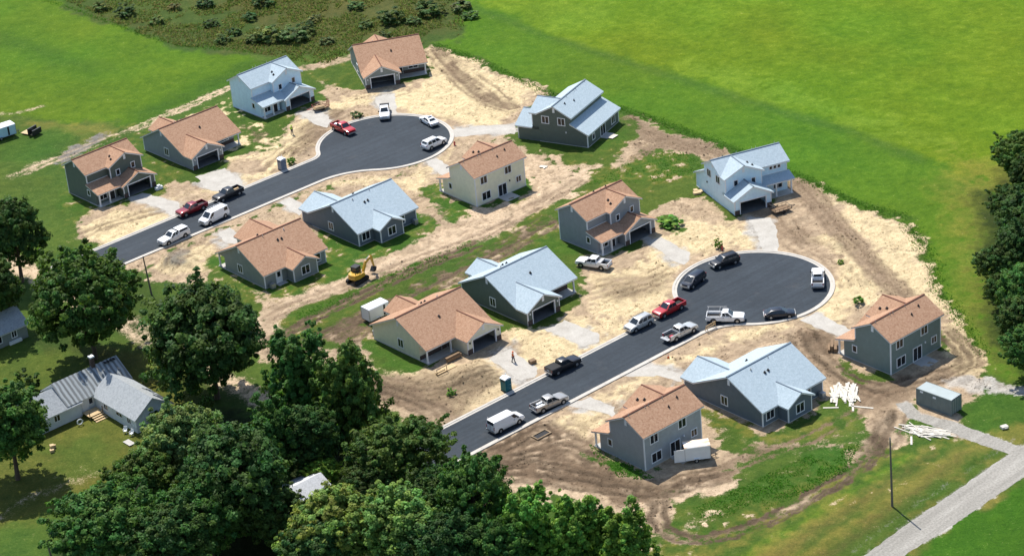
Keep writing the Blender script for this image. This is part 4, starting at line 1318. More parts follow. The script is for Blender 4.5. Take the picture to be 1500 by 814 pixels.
        h.vent('R', L, D / 2, Hr - 1.0)
        h.lamp('R', L, D * .85, 2.4)
        B = D + bs
        h.window('B', B, L * .82, 1.3, .8, 1.0, 0)
        h.window('B', B, L * .18, 1.35, 1.3, 1.4, 1)
        h.window('B', B, L * .52, 1.12, 1.75, 2.05, 1, 'patio_door')
        for k in range(3): h.window('F', 0, xg * .28 + k * .78, 4.75, .45, .5, 0)
        h.conc.box(L * .42, B + .07, -.05, L * .62, B + 1.6, .05)
    # roof pipes
    for x, y in ((L * .60, D * .75), (L * .8, D * .66)): h.stack(x, y, zmain, .09, .3)
    h.stack(xg + cwid * .18, 1.0 - p2, zc, .12, .28)
    h.stack(xg + cwid * .24, 2.0 - p2, zc, .12, .28)
    for x in (.4, L * .32, L * .38, L * .62): h.stack(x, D / 2 + .25, zmain, .035, .45, 'steel')
    h.finish()


def one_storey(h, d, opts):
    L, D, He, Hr, wg, pg, pd, b0, b1, pb = (d[k] for k in ('L', 'D', 'He', 'Hr', 'wg', 'pg', 'pd', 'b0', 'b1', 'pb'))
    o, t = OV, .15
    mz, ms = gable_z(0, D, He, Hr)
    zmain = lambda x, y: mz(y)
    up = lambda y: mz(y) - .12
    gc = wg / 2
    gz, gs = gable_z(-o, wg + o, d['Hge'], d['Hgr'])
    zg = lambda x, y: gz(x)
    yr = (d['Hgr'] - He) / ms
    ye = (d['Hge'] - He) / ms
    bc = (b0 + b1) / 2
    bz, bsl = gable_z(b0 - o, b1 + o, d['Hbe'], d['Hb'])
    zb = lambda x, y: bz(x)
    ybr, ybe = D - (d['Hb'] - He) / ms, D - (d['Hbe'] - He) / ms
    h.roof('roof', [([(-o, ye), (-o, D / 2), (L + o, D / 2), (L + o, -o), (wg - .3, -o), (wg - .3, ye)], zmain), ([(-o, D / 2), (L + o, D / 2), (L + o, D + o), (-o, D + o)], zmain)])
    h.ridge((-o, D / 2, Hr), (L + o, D / 2, Hr))
    h.roof('garage_roof', [([(-o, -pg - o), (gc, -pg - o), (gc, yr + .1), (-o, ye + .02)], zg), ([(gc, -pg - o), (wg + o, -pg - o), (wg + o, ye + .1), (gc, yr + .1)], zg)])
    h.ridge((gc, -pg - o, d['Hgr']), (gc, yr, d['Hgr']), .10)
    h.roof('rear_gable_roof', [([(b0 - o, D + pb + o), (bc, D + pb + o), (bc, ybr - .1), (b0 - o, ybe - .1)], zb), ([(bc, D + pb + o), (b1 + o, D + pb + o), (b1 + o, ybe - .1), (bc, ybr - .1)], zb)])
    h.ridge((bc, D + pb + o, d['Hb']), (bc, ybr, d['Hb']), .10)
    gw = d['Hge'] + gs * o - .12
    z0 = min(up(0), gw)
    h.w.wall('L', 0, [(-pg + t, 0), (D - t, 0), (D - t, up(D - t)), (D / 2, up(D / 2)), (0, z0), (-pg + t, gw if gw < z0 else z0)])
    h.w.wall('R', L, [(pd, 0), (D - t, 0), (D - t, up(D - t)), (D / 2, up(D / 2)), (0, up(0)), (0, up(0) - .3), (pd, up(0) - .3)])
    h.w.wall('B', D, [(0, 0), (b0, 0), (b0, up(D)), (0, up(D))])
    h.w.wall('B', D, [(b1, 0), (L, 0), (L, up(D)), (b1, up(D))])
    bw = d['Hbe'] + bsl * o - .12
    h.w.wall('B', D + pb, [(b0, 0), (b1, 0), (b1, bw), (bc, d['Hb'] - .12), (b0, bw)])
    h.w.wall('L', b0, [(D - t, 0), (D + pb - t, 0), (D + pb - t, bw), (D - t, bw)])
    h.w.wall('R', b1, [(D - t, 0), (D + pb - t, 0), (D + pb - t, bw), (D - t, bw)])
    fz = mz(0) + .0
    h.w.wall('F', pd, [(wg + .0, 0), (L - t, 0), (L - t, fz), (wg + .0, fz)])
    h.w.wall('R', wg, [(-pg + t, 0), (pd, 0), (pd, gw), (-pg + t, gw)])
    h.garage_front(-pg, 0, wg, gw, d['Hgr'] - .12, wg * .15, wg * .85, 2.15)
    h.inn.box(.16, 3.6, .03, wg - .16, 3.7, 2.7)
    h.inn.box(.17, -pg + 2.5, 2.45, wg - .17, 3.6, 2.52)
    for _ in range(4):
        x = random.uniform(.6, wg - 1.4); y = random.uniform(1.8, 3.0)
        h.inn.box(x, y, .03, x + random.uniform(.3, .9), y + random.uniform(.3, .6), random.uniform(.5, 1.4))
    h.conc.box(-.06, .0, -.05, L + .06, D + .06, .06)
    q = h.mb(); q.box(-.06, -pg - .06, -.05, wg + .06, -.001, .03); q.build('garage_slab', M['slab'], h.root)
    h.conc.box(b0 - .06, D + .061, -.05, b1 + .06, D + pb + .06, .06)
    h.conc.box(wg + .07, -.25, -.05, L + .1, -.002, .10)
    h.conc.box(wg + .02, 0, .06, L + .05, pd, .10)
    h.corner(0, D, -1, 1, .06, up(D)); h.corner(L, D, 1, 1, .06, up(D))
    h.corner(b0, D + pb, -1, 1, .06, bw); h.corner(b1, D + pb, 1, 1, .06, bw)
    h.corner(0, -pg, -1, -1, .03, gw); h.corner(wg, -pg, 1, -1, .03, gw)
    h.post(L - .12, .12, .10, 2.35)
    if opts.get('posts', 1) > 1: h.post(wg + 1.0, .12, .10, 2.35)
    tb = h.mb(); tb.box(wg + .02, .02, 2.32, L, .2, 2.5); tb.build('porch_beam', M['trim'], h.root)
    h.base.obox('F', pd, wg + .02, L - .02, .1, .75, 0, .06)
    h.door('F', pd, wg + .95, .10, mat=opts.get('fdoor', 'black'))
    h.window('F', pd, wg + (L - wg) * .62, 1.6, 1.8, 1.1, 1)
    # openings at the sides and back
    h.window('L', 0, D * .42, 1.55, 1.15, 1.3, 1)
    h.window('R', L, D * .48, 1.55, 1.15, 1.3, 1)
    h.vent('L', 0, D / 2, Hr - 1.1); h.vent('R', L, D / 2, Hr - 1.1); h.vent('F', -pg, gc, d['Hgr'] - .95)
    h.window('B', D + pb, bc, 1.45, 1.5, 1.35, 1)
    if opts.get('bdoor') == 'far':
        h.door('B', D, b1 + (L - b1) * .36, .06, 1.0, 2.1, 'trim', True)
        h.window('B', D, b0 * .55, 1.45, 1.2, 1.35, 0)
        h.conc.box(b1 + .6, D + .07, -.05, b1 + 2.4, D + 1.0, .05)
    else:
        h.window('B', D, b0 * .48, 1.45, 1.5, 1.35, 1)
        h.window('B', D, (b1 + L) / 2 - 1.0, 1.4, 1.2, 1.3, 1)
    h.lamp('F', -pg, wg * .07, 1.9); h.lamp('F', -pg, wg * .93, 1.9)
    for x, y in ((L * .42, D * .66), (L * .48, D * .655)): h.stack(x, y, zmain, .12, .3)
    h.stack(L * .53, D * .28, zmain, .12, .3)
    h.stack(L * .3, D * .56, zmain, .07, .35, 'steel'); h.stack(L * .62, D * .53, zmain, .04, .4, 'steel')
    ac = h.mb()
    ac.box(L - 1.3, D + .35, .02, L - .55, D + 1.1, .85)
    ac.build('condenser', M['steel'], h.root)
    h.finish()


HROOTS = []
for i_, (kind, mir, (hx, hy, ha), sidem, roofm, label) in enumerate(HOUSES):
    d = dict(T=DT, U=DU, S=DS)[kind]
    root = empty('house', (hx, hy, 0), R(ha), label, 'house', 'new houses on the building site')
    h = House(root, d['L'], mir, M[sidem], M[roofm])
    if kind == 'S':
        one_storey(h, d, dict(posts=2 if i_ == 11 else 1, bdoor='far' if i_ == 7 else None, fdoor='trim' if i_ == 11 else 'black'))
    else:
        two_storey(h, d, kind == 'U')
    HROOTS.append(root)

# ------------------------------------------------------------------ vehicles (x forward, y left, metres)
def ring(x, w, zb, zt, r=.14):
    h = [(w - .07, zb), (w, zb + .13), (w, zt - r), (w - r * .32, zt - r * .28), (w - r * 1.15, zt), (w * .45, zt + .015)]
    return [(x, y, z) for y, z in h] + [(x, -y, z) for y, z in h[::-1]]


def quad_panel(mb, q, u0, u1, v0, v1, off=.008, th=.02):
    """thin panel lying on the face a-b-c-d (a-b bottom, d-c top)"""
    a, b, c, d = (Vector(p) for p in q)
    f = lambda u, v: (a.lerp(b, u)).lerp(d.lerp(c, u), v)
    n = (b - a).cross(d - a).normalized()
    pts = [f(u0, v0) + n * off, f(u1, v0) + n * off, f(u1, v1) + n * off, f(u0, v1) + n * off]
    mb.prism(pts, -n * th)


def wheels(root, xs, w, r=.38):
    proto = None
    for x in xs:
        for sy in (1, -1):
            t = MB(); t.tube((0, -.14, 0), (0, .12, 0), r, r, 16); t.tube((0, .12, 0), (0, .14, 0), r, r * .82, 16)
            m_ = MB(); m_.tube((0, .10, 0), (0, .155, 0), r * .60, r * .56, 12)
            if proto is None:
                to = t.build('wheel', M['dark'], root, True)
                ro = m_.build('rim', M['steel'], to, True)
                proto = (to, ro)
            else:
                to = proto[0].copy(); COL.objects.link(to); to.parent = root
                ro = proto[1].copy(); COL.objects.link(ro); ro.parent = to
            to.location = (x, sy * (w - .10), r)
            to.rotation_euler = (0, 0, 0 if sy > 0 else math.pi)
        for sy in (1, -1):
            a = MB(); a.tube((x, sy * (w - .02), r + .03), (x, sy * (w + .012), r + .03), r + .09, r + .09, 18)
            a.build('wheel_arch', M['black'], root)


def cab(root, mat, base, top, z0, z1, w0, w1, splits, glass_rows=(.12, .86), blank_rear_side=False, rear_glass=True, roof_r=.1):
    """tapered cabin with glass; base=(rear x, front x) at z0, top the same at z1"""
    b0, b1, t0, t1 = base[0], base[1], top[0], top[1]
    def rr(x0, x1, w, z, r):
        return [(x1 - r, w, z), (x1, w - r * 1.4, z), (x1, -w + r * 1.4, z), (x1 - r, -w, z), (x0 + r, -w, z), (x0, -w + r, z), (x0, w - r, z), (x0 + r, w, z)]
    mb = MB()
    zs = z1 - .07
    f = (zs - z0) / (z1 - z0)
    mb.loft([rr(b0, b1, w0, z0, .10), rr(b0 + (t0 - b0) * f, b1 + (t1 - b1) * f, w0 + (w1 - w0) * f, zs, .10), rr(t0 + .10, t1 - .12, w1 - .12, z1, .08)])
    co = mb.build('cab', mat, root, True)
    fb = lambda x0, z: (x0, z)
    B = dict(fl=(b1, w0), fr=(b1, -w0), rl=(b0, w0), rr=(b0, -w0))
    T = dict(fl=(t1, w1), fr=(t1, -w1), rl=(t0, w1), rr=(t0, -w1))
    P3 = lambda k, top_: (*(T if top_ else B)[k], z1 if top_ else z0)
    g = MB()
    quad_panel(g, (P3('fr', 0), P3('fl', 0), P3('fl', 1), P3('fr', 1)), .10, .90, .06, .90)
    g.build('windscreen', M['carglass'], co)
    if rear_glass:
        g = MB()
        quad_panel(g, (P3('rl', 0), P3('rr', 0), P3('rr', 1), P3('rl', 1)), .12, .88, .30, .86)
        g.build('rear_window', M['carglass'], co)
    for sy, q in ((1, (P3('fl', 0), P3('rl', 0), P3('rl', 1), P3('fl', 1))), (-1, (P3('rr', 0), P3('fr', 0), P3('fr', 1), P3('rr', 1)))):
        for a, b_ in splits:
            g = MB()
            u0, u1 = (a, b_) if sy > 0 else (1 - b_, 1 - a)
            quad_panel(g, q, u0, u1, glass_rows[0], glass_rows[1])
            g.build('side_window', M['carglass'], co)
    return co


def lights(root, xf, xr, w, zf, zr, grille=True, bumper='steel', rz=.3):
    for sy in (1, -1):
        m_ = MB(); m_.box(xf - .14, sy * (w - .24) - .17, zf - .09, xf + .012, sy * (w - .24) + .17, zf + .10)
        m_.build('headlight', M['headlamp'], root)
        m_ = MB(); m_.box(xr - .012, sy * (w - .10) - .08, zr - rz / 2, xr + .10, sy * (w - .10) + .08, zr + rz / 2)
        m_.build('tail_light', M['taillamp'], root)
    if grille:
        m_ = MB(); m_.box(xf - .05, -w * .55, zf - .16, xf + .02, w * .55, zf + .10)
        m_.build('grille', M['black'], root)
    for x, d in ((xf, 1), (xr, -1)):
        m_ = MB(); m_.box(min(x - .10 * d, x + .10 * d), -w + .06, .42, max(x - .10 * d, x + .10 * d), w - .06, .66)
        m_.build('bumper', M[bumper], root)
    m_ = MB(); m_.box(xr - .022, -.26, zr - .12, xr + .02, .26, zr + .02)
    m_.build('number_plate', M['paleplastic'], root)


def mirrors(root, x, w, z, mat):
    for sy in (1, -1):
        m_ = MB(); m_.box(x - .08, sy * (w + .12) - .12, z - .05, x + .06, sy * (w + .12) + .12, z + .17)
        m_.build('mirror', mat, root)


def handles(root, xs, w, z):
    for x in xs:
        for sy in (1, -1):
            m_ = MB(); m_.box(x - .1, sy * (w + .006) - .02, z - .02, x + .1, sy * (w + .006) + .02, z + .03)
            m_.build('door_handle', M['black'], root)


def pickup(root, mat, crew=True, bed='open', cargo=None):
    cb = -.95 if crew else -.55
    b = MB()
    b.loft([ring(2.88, .80, .46, .96, .10), ring(2.78, .92, .36, 1.05, .12), ring(2.2, .97, .34, 1.13), ring(1.15, .98, .34, 1.18), ring(cb, .98, .34, 1.20)])
    b.loft([ring(cb - .002, .965, .40, .76, .06), ring(-2.86, .965, .42, .76, .06)])
    for sy in (1, -1):
        y0, y1 = sorted((sy * .84, sy * .98))
        b.prism([(cb - .02, y0, .50), (cb - .02, y1, .50), (cb - .02, y1, 1.22), (cb - .02, y0, 1.22)], (-2.84 - cb, 0, 0))
    b.build('body', mat, root, True)
    tg = MB(); tg.box(-2.88, -.97, .60, -2.80, .97, 1.22)
    if bed == 'tailgate_down':
        tg = MB(); tg.box(-3.48, -.82, .70, -2.87, .82, .78)
    tg.build('tailgate', mat, root)
    hw = MB(); hw.box(cb - .10, -.84, .76, cb - .03, .84, 1.24); hw.build('bed_headboard', mat, root)
    ln = MB(); ln.box(-2.79, -.83, .762, cb - .11, .83, .80); ln.build('bed_liner', M['dark'], root)
    cs = ((.06, .47), (.52, .95)) if crew else ((.08, .55), (.62, .93))
    cab(root, mat, (cb, 1.22), (cb + .16, .42), 1.17, 1.83, .92, .72, cs)
    if bed == 'tonneau':
        c = MB(); c.loft([[(x, y, z) for y, z in ((.93, 1.215), (.88, 1.27), (-.88, 1.27), (-.93, 1.215))] for x in (cb - .1, -2.86)])
        c.build('tonneau_cover', M['dark'], root)
    if bed == 'topper':
        cab(root, mat, (-2.84, cb - .08), (-2.66, cb - .12), 1.21, 1.86, .95, .80, ((.08, .90),), (.30, .80))
    if bed == 'rack':
        r_ = MB()
        for x in (cb - .25, -2.6):
            for sy in (1, -1): r_.tube((x, sy * .9, 1.2), (x, sy * .9, 1.95), .03)
            r_.tube((x, -.95, 1.95), (x, .95, 1.95), .03)
        for sy in (1, -1): r_.tube((-2.8, sy * .9, 1.97), (.2, sy * .9, 1.97), .028)
        r_.build('ladder_rack', M['steel'], root)
    if bed == 'toolbox':
        tb = MB(); tb.box(cb - .72, -.9, 1.05, cb - .16, .9, 1.34); tb.build('tool_box', M['steel'], root)
    lights(root, 2.86, -2.88, .93, .86, .98, rz=.36)
    mirrors(root, .95, .95, 1.22, M['black'])
    handles(root, (-.05, -.85) if crew else (-.25,), .98, 1.0)
    wheels(root, (1.85, -1.78), .97, .40)


def van(root, mat, rack=False, rearwin=True):
    b = MB()
    b.loft([ring(2.80, .80, .42, .92, .10), ring(2.72, .94, .34, 1.02, .12), ring(2.05, 1.0, .32, 1.22), ring(1.6, 1.01, .32, 1.28), ring(-2.70, 1.01, .34, 1.28), ring(-2.80, .97, .42, 1.26, .1)])
    b.build('body', mat, root, True)
    sp = [(.05, .20)] + ([(.76, .94)] if rearwin else [])
    cab(root, mat, (-2.80, 1.95), (-2.70, 1.05), 1.24, 2.10, .985, .84, sp, (.14, .82))
    lights(root, 2.80, -2.80, .95, .78, 1.05, rz=.5)
    mirrors(root, 1.5, .98, 1.32, M['black'])
    handles(root, (.85,), 1.01, 1.12)
    s = MB(); s.box(-2.825, -.012, .6, -2.80, .012, 1.9); s.build('door_seam', M['black'], root)
    if rack:
        r_ = MB()
        for x in (.6, -.9, -2.3): r_.tube((x, -.86, 2.2), (x, .86, 2.2), .035)
        for sy in (1, -1): r_.tube((-2.5, sy * .82, 2.24), (.8, sy * .82, 2.24), .03)
        r_.build('roof_rack', M['paleplastic'], root)
    else:
        r_ = MB()
        r_.tube((-2.45, -.78, 2.16), (-2.45, .95, 2.16), .035)
        r_.build('roof_bar', M['steel'], root)
    wheels(root, (1.75, -1.75), 1.0, .37)


def suv(root, mat, rails=True, mini=False):
    b = MB()
    z = 1.02 if mini else 1.08
    b.loft([ring(2.42, .74, .42, .86, .10), ring(2.34, .90, .32, .95, .12), ring(1.9, .94, .30, z - .02), ring(1.05, .96, .30, z + .02), ring(-2.2, .96, .32, z + .02), ring(-2.42, .90, .42, z - .04, .1)])
    b.build('body', mat, root, True)
    cab(root, mat, (-2.38, 1.25 if not mini else 1.75), (-2.05, .45 if not mini else .55), z, 1.76 if not mini else 1.70, .92, .74, ((.07, .32), (.36, .62), (.66, .92)))
    lights(root, 2.42, -2.42, .90, .76, 1.0)
    mirrors(root, .95, .93, 1.12, mat)
    handles(root, (.1, -.9), .96, .93)
    if rails:
        for sy in (1, -1):
            r_ = MB(); r_.tube((-1.8, sy * .66, 1.81), (.2, sy * .66, 1.81), .03); r_.build('roof_rail', M['black'], root)
    wheels(root, (1.5, -1.45), .95, .37)


def sedan(root, mat, hatch=False, sunroof=True):
    b = MB()
    b.loft([ring(2.36, .70, .36, .70, .10), ring(2.25, .86, .26, .80, .12), ring(1.6, .90, .24, .90), ring(.9, .91, .24, .94), ring(-1.4, .91, .26, .95), ring(-2.25, .86, .30, .92, .12), ring(-2.36, .80, .38, .86, .1)])
    b.build('body', mat, root, True)
    cab(root, mat, (-1.75 if not hatch else -2.15, 1.25), (-.95 if not hatch else -1.25, .30), .91, 1.42, .86, .64, ((.12, .46), (.50, .84)), (.10, .84))
    if sunroof:
        g = MB(); g.box(-.7, -.4, 1.418, .0, .4, 1.428); g.build('sunroof', M['carglass'], root)
    lights(root, 2.34, -2.36, .86, .62, .80, rz=.16)
    mirrors(root, .85, .88, .96, mat)
    handles(root, (.1, -.85), .91, .80)
    wheels(root, (1.42, -1.38), .90, .33)


def park(name, cat, rear, front, label, group, builder, *a, **k):
    p, q = at(*rear), at(*front)
    c = (p + q) / 2
    d = q - p
    root = empty(name, (c.x, c.y, k.pop('z', .04)), math.atan2(d.y, d.x), label, cat, group)
    builder(root, *a, **k)
    return root


GF, GN = 'vehicles parked on the far street', 'vehicles parked on the near street'
park('pickup_truck', 'pickup', (274, 343), (236, 361), 'white pickup with a white bed topper, nearest the trees on the far street', GF, pickup, M['white'], False, 'topper')
park('cargo_van', 'van', (334, 313), (294, 333), 'white cargo van with roof rack parked beside the dark red pickup', GF, van, M['white'], True)
park('pickup_truck', 'pickup', (301, 303), (262, 319), 'dark red pickup parked in front of a black pickup on the far street', GF, pickup, M['darkred'])
park('pickup_truck', 'pickup', (354, 281), (315, 298), 'black pickup with things in its bed behind the dark red pickup', GF, pickup, M['blackp'])
park('pickup_truck', 'pickup', (490, 187), (517, 199), 'bright red pickup nosing into the far turning circle with white sacks in its bed', GF, pickup, M['red'], True)
park('pickup_truck', 'pickup', (564, 156), (564, 183), 'white pickup with a dark covered bed facing the camera on the far circle', GF, pickup, M['white'], True, 'tonneau')
park('parked_car', 'car', (640, 188), (618, 175), 'white sedan with a sunroof on the far turning circle', GF, sedan, M['white'])
park('parked_suv', 'SUV', (624, 220), (648, 209), 'white SUV with a glass roof parked along the lower rim of the far circle', GF, suv, M['white'], True)
park('parked_suv', 'SUV', (1080, 382), (1043, 394), 'black SUV below the red hydrant on the near circle', GN, suv, M['blackp'], True)
park('minivan', 'minivan', (1031, 405), (1001, 427), 'black minivan on the left rim of the near turning circle', GN, suv, M['navy'], False, True)
park('pickup_truck', 'pickup', (1198, 428), (1198, 398), 'white pickup seen from behind on the right rim of the near circle', GN, pickup, M['white'])
park('parked_car', 'car', (1122, 465), (1162, 462), 'black hatchback on the lower rim of the near turning circle', GN, sedan, M['navy'], True, False)
park('pickup_truck', 'pickup', (1038, 470), (1088, 470), 'white extended-cab pickup with a ladder rack at the mouth of the near circle', GN, pickup, M['white'], False, 'rack')
park('pickup_truck', 'pickup', (978, 501), (1016, 482), 'silver-white pickup with its tailgate down on the near street', GN, pickup, M['silver'], True, 'tailgate_down')
park('pickup_truck', 'pickup', (997, 449), (963, 466), 'red pickup with a dark bed on the near street by the circle', GN, pickup, M['red'])
park('parked_suv', 'SUV', (953, 471), (919, 488), 'white SUV with roof rails in front of the red pickup on the near street', GN, suv, M['silver'], True)
park('pickup_truck', 'pickup', (803, 551), (848, 530), 'black pickup with a flat black bed cover on the near street', GN, pickup, M['blackp'], True, 'tonneau')
park('pickup_truck', 'pickup', (783, 605), (827, 586), 'pewter grey pickup with boards in its bed near the white van', GN, pickup, M['pewter'])
park('cargo_van', 'van', (718, 636), (764, 613), 'plain white cargo van nearest the trees on the near street', GN, van, M['white'], False, False)
park('pickup_truck', 'pickup', (893, 394), (847, 387), 'white pickup with a tool box parked on the dirt by the grey house', 'pickups off the street', pickup, M['white'], True, 'toolbox', z=.02)


def rel(px, py, z=0.0):
    p = at(px, py, z)
    return p


def load(name, label, cat, px, py, mat, parts, rz, z0):
    """something lying in a pickup bed or on the ground"""
    p = at(px, py, z0)
    mb = MB()
    for b_ in parts: mb.box(*b_)
    return tag(mb.build(name, mat, None, loc=p, rz=rz), label, cat)


load('sack', 'white sacks in the bed of the bright red pickup', 'sack', 494, 183, M['paleplastic'], [(-.5, -.4, 0, .2, .3, .3), (.22, -.5, 0, .7, .2, .24)], R(-30), .82)
load('board_bundle', 'pale boards lying in the bed of the pewter grey pickup', 'boards', 792, 594, M['paleplastic'], [(-.8, -.5, 0, .6, -.3, .22), (-.9, -.2, 0, .4, .05, .18), (-.5, .2, 0, .7, .5, .36)], R(38), .82)
load('lumber_scrap', 'light wood scraps in the bed of the black pickup on the far street', 'wood', 346, 279, M['newwood'], [(-.6, -.4, 0, .5, -.1, .2), (-.3, .1, 0, .7, .4, .3)], R(40), .82)
load('cooler', 'red cooler in the bed of the silver-white pickup', 'cooler', 984, 495, M['red'], [(-.3, -.25, 0, .3, .25, .4)], R(40), .82)

# ------------------------------------------------------------------ site equipment
def frame_at(px, py, rear, front):
    d = at(*front) - at(*rear)
    return math.atan2(d.y, d.x)


def excavator():
    c = at(524, 412)
    root = empty('excavator', (c.x, c.y, .0), R(52), 'yellow mini excavator with its boom raised on the dirt strip', 'excavator')
    for sy in (1, -1):
        t = MB()
        n = 20
        ringp = [(1.25 + .36 * math.cos(a), .38 + .36 * math.sin(a)) for a in np.linspace(-math.pi / 2, math.pi / 2, 9)] + [(-1.25 + .36 * math.cos(a), .38 + .36 * math.sin(a)) for a in np.linspace(math.pi / 2, 1.5 * math.pi, 9)]
        y0 = sy * .95 - .24
        t.prism([(x, y0, z) for x, z in ringp], (0, .48, 0))
        for k in range(12):
            x = -1.3 + k * .235
            t.box(x, y0 - .01, .735, x + .1, y0 + .49, .775)
        to = t.build('track', M['dark'], root)
        for x in (-1.25, 1.25):
            w = MB(); w.tube((x, y0 - .03, .38), (x, y0 + .51, .38), .22, .22, 12); w.build('track_wheel', M['black'], to)
    u = MB(); u.box(-.7, -.75, .45, .7, .75, .72); u.tube((0, 0, .7), (0, 0, .86), .5, .5, 16); u.build('undercarriage', M['black'], root)
    top = empty('upper', (0, 0, 0))
    hs = MB()
    hs.loft([[(x, y, z) for x, y in ((1.0, -.95), (1.0, .95), (-.6, 1.05), (-1.35, .75), (-1.5, 0), (-1.35, -.75), (-.6, -1.05))] for z in (.88, 1.30)])
    hs.loft([[(x, y, z) for x, y in ((-.25, -.95), (-.25, .95), (-.7, 1.0), (-1.3, .7), (-1.45, 0), (-1.3, -.7), (-.7, -1.0))] for z in (1.301, 1.68)])
    hs.box(-.25, -.95, 1.301, .8, -.2, 1.55)
    bpy.data.objects.remove(top)
    hs.build('machine_body', M['yellow'], root, True)
    ex = MB(); ex.tube((-.9, -.5, 1.65), (-.9, -.5, 2.0), .06); ex.build('exhaust', M['black'], root)
    cb = MB()
    for x, y in ((-.22, .92), (.95, .92), (-.22, -.12), (.95, -.12)): cb.tube((x, y, 1.30), (x * .9, y, 2.50), .05)
    cb.box(-.30, -.20, 2.47, .98, 1.0, 2.58)
    co = cb.build('cab_frame', M['black'], root)
    gl = MB(); gl.box(-.19, -.10, 1.31, .86, .90, 2.46); gl.build('cab_glass', M['carglass'], co)
    bm_ = MB()
    for a, b_, w0, w1 in (((.95, -.45, 1.15), (1.9, -.45, 2.75), .22, .24), ((1.9, -.45, 2.75), (3.35, -.45, 3.15), .24, .17)):
        A, B = Vector(a), Vector(b_)
        d = (B - A).normalized(); n = Vector((-d.z, 0, d.x))
        bm_.prism([A + n * w0 + Vector((0, -.14, 0)), A - n * w0 + Vector((0, -.14, 0)), B - n * w1 + Vector((0, -.14, 0)), B + n * w1 + Vector((0, -.14, 0))], (0, .28, 0))
    bo = bm_.build('boom', M['yellow'], root)
    cy = MB(); cy.tube((1.2, -.45, .95), (1.95, -.45, 2.25), .07); cy.build('hydraulic_ram', M['steel'], bo)
    cy = MB(); cy.tube((2.0, -.45, 3.05), (3.0, -.45, 3.45), .06); cy.build('hydraulic_ram', M['steel'], bo)
    st = MB()
    st.prism([(3.25, -.57, 3.5), (3.1, -.57, 3.2), (3.75, -.57, 1.1), (3.95, -.57, 1.15), (3.6, -.57, 3.1)], (0, .24, 0))
    st.build('stick', M['yellow'], root)
    bk = MB()
    pr = [(3.70, 1.15), (4.05, 1.12), (4.02, .75), (3.75, .40), (3.35, .38), (3.20, .55)]
    bk.prism([(x, -.85, z) for x, z in pr], (0, .8, 0))
    for k in range(4): bk.box(3.05, -.82 + k * .22, .47, 3.24, -.73 + k * .22, .53)
    bk.build('bucket', M['black'], root)
    return root


exc = excavator()


def box_trailer(px, py, ang, label, L=3.6, W=1.9, Hh=1.9, mat='white', roof='paleplastic', door_open=False, group=None, kerbside=1):
    c = at(px, py)
    root = empty('box_trailer', (c.x, c.y, .02), ang, label, 'trailer', group)
    b = MB()
    z0 = .48
    b.box(-L / 2, -W / 2, z0, L / 2, W / 2, z0 + Hh)
    bo = b.build('body', M[mat], root)
    r_ = MB(); r_.loft([[(x, y, z) for y, z in ((W / 2 + .03, z0 + Hh), (W / 2 - .1, z0 + Hh + .10), (-W / 2 + .1, z0 + Hh + .10), (-W / 2 - .03, z0 + Hh))] for x in (-L / 2 - .03, L / 2 + .03)])
    r_.build('roof', M[roof], root)
    for x in (-L / 2, L / 2):
        for y in (-W / 2, W / 2):
            tr = MB(); tr.box(x - .04, y - .04, z0 - .05, x + .04, y + .04, z0 + Hh); tr.build('corner_post', M['steel'], root)
    ch = MB(); ch.box(-L / 2, -W / 2 + .05, z0 - .12, L / 2, W / 2 - .05, z0 - .003); ch.build('chassis', M['black'], root)
    tg = MB(); tg.tube((L / 2, .5, z0 - .06), (L / 2 + 1.15, 0, z0 - .06), .05); tg.tube((L / 2, -.5, z0 - .06), (L / 2 + 1.15, 0, z0 - .06), .05); tg.tube((L / 2 + .85, 0, 0), (L / 2 + .85, 0, z0 + .2), .045); tg.build('tow_bar', M['black'], root)
    for sy in (1, -1):
        w = MB(); w.tube((-.2, sy * (W / 2 - .02) - .09, .33), (-.2, sy * (W / 2 - .02) + .09, .33), .33, .33, 14)
        wo = w.build('wheel', M['dark'], root, True)
        rm = MB(); rm.tube((-.2, sy * (W / 2 + .06), .33), (-.2, sy * (W / 2 + .085), .33), .19, .18, 10); rm.build('rim', M['steel'], wo)
        fd = MB(); fd.box(-.62, sy * (W / 2 + .09) - .12, .70, .22, sy * (W / 2 + .09) + .12, .75); fd.build('fender', M[mat], root)
    if door_open:
        d = MB(); d.box(-L / 2 - 1.5, kerbside * W / 2 - .06, z0, -L / 2 - .02, kerbside * W / 2, z0 + Hh - .1); d.build('open_rear_door', M[mat], root)
        k = MB(); k.box(-L / 2 - .008, -W / 2 + .1, z0 + .1, -L / 2 - .002, W / 2 - .1, z0 + Hh - .12); k.build('doorway', M['dark'], root)
    else:
        k = MB(); k.box(L * .22, -W / 2 - .015, z0 + .1, L * .22 + .35, -W / 2 - .003, z0 + Hh - .12); k.build('side_door_gap', M['dark'], root)
    return root


box_trailer(551, 466, R(39), 'white box trailer with a flat pale roof beside the tan house', 3.9, 2.1, 2.0)
box_trailer(1021, 672, R(4), 'white box trailer with rust-streaked roof and open rear door behind the grey house', 3.6, 2.0, 2.0, 'white', 'rust', True, None, -1)
box_trailer(0, 203, R(33), 'pale blue box trailer in the grass at the far left edge', 6.0, 2.4, 1.9, 'paleblue', 'paleplastic')


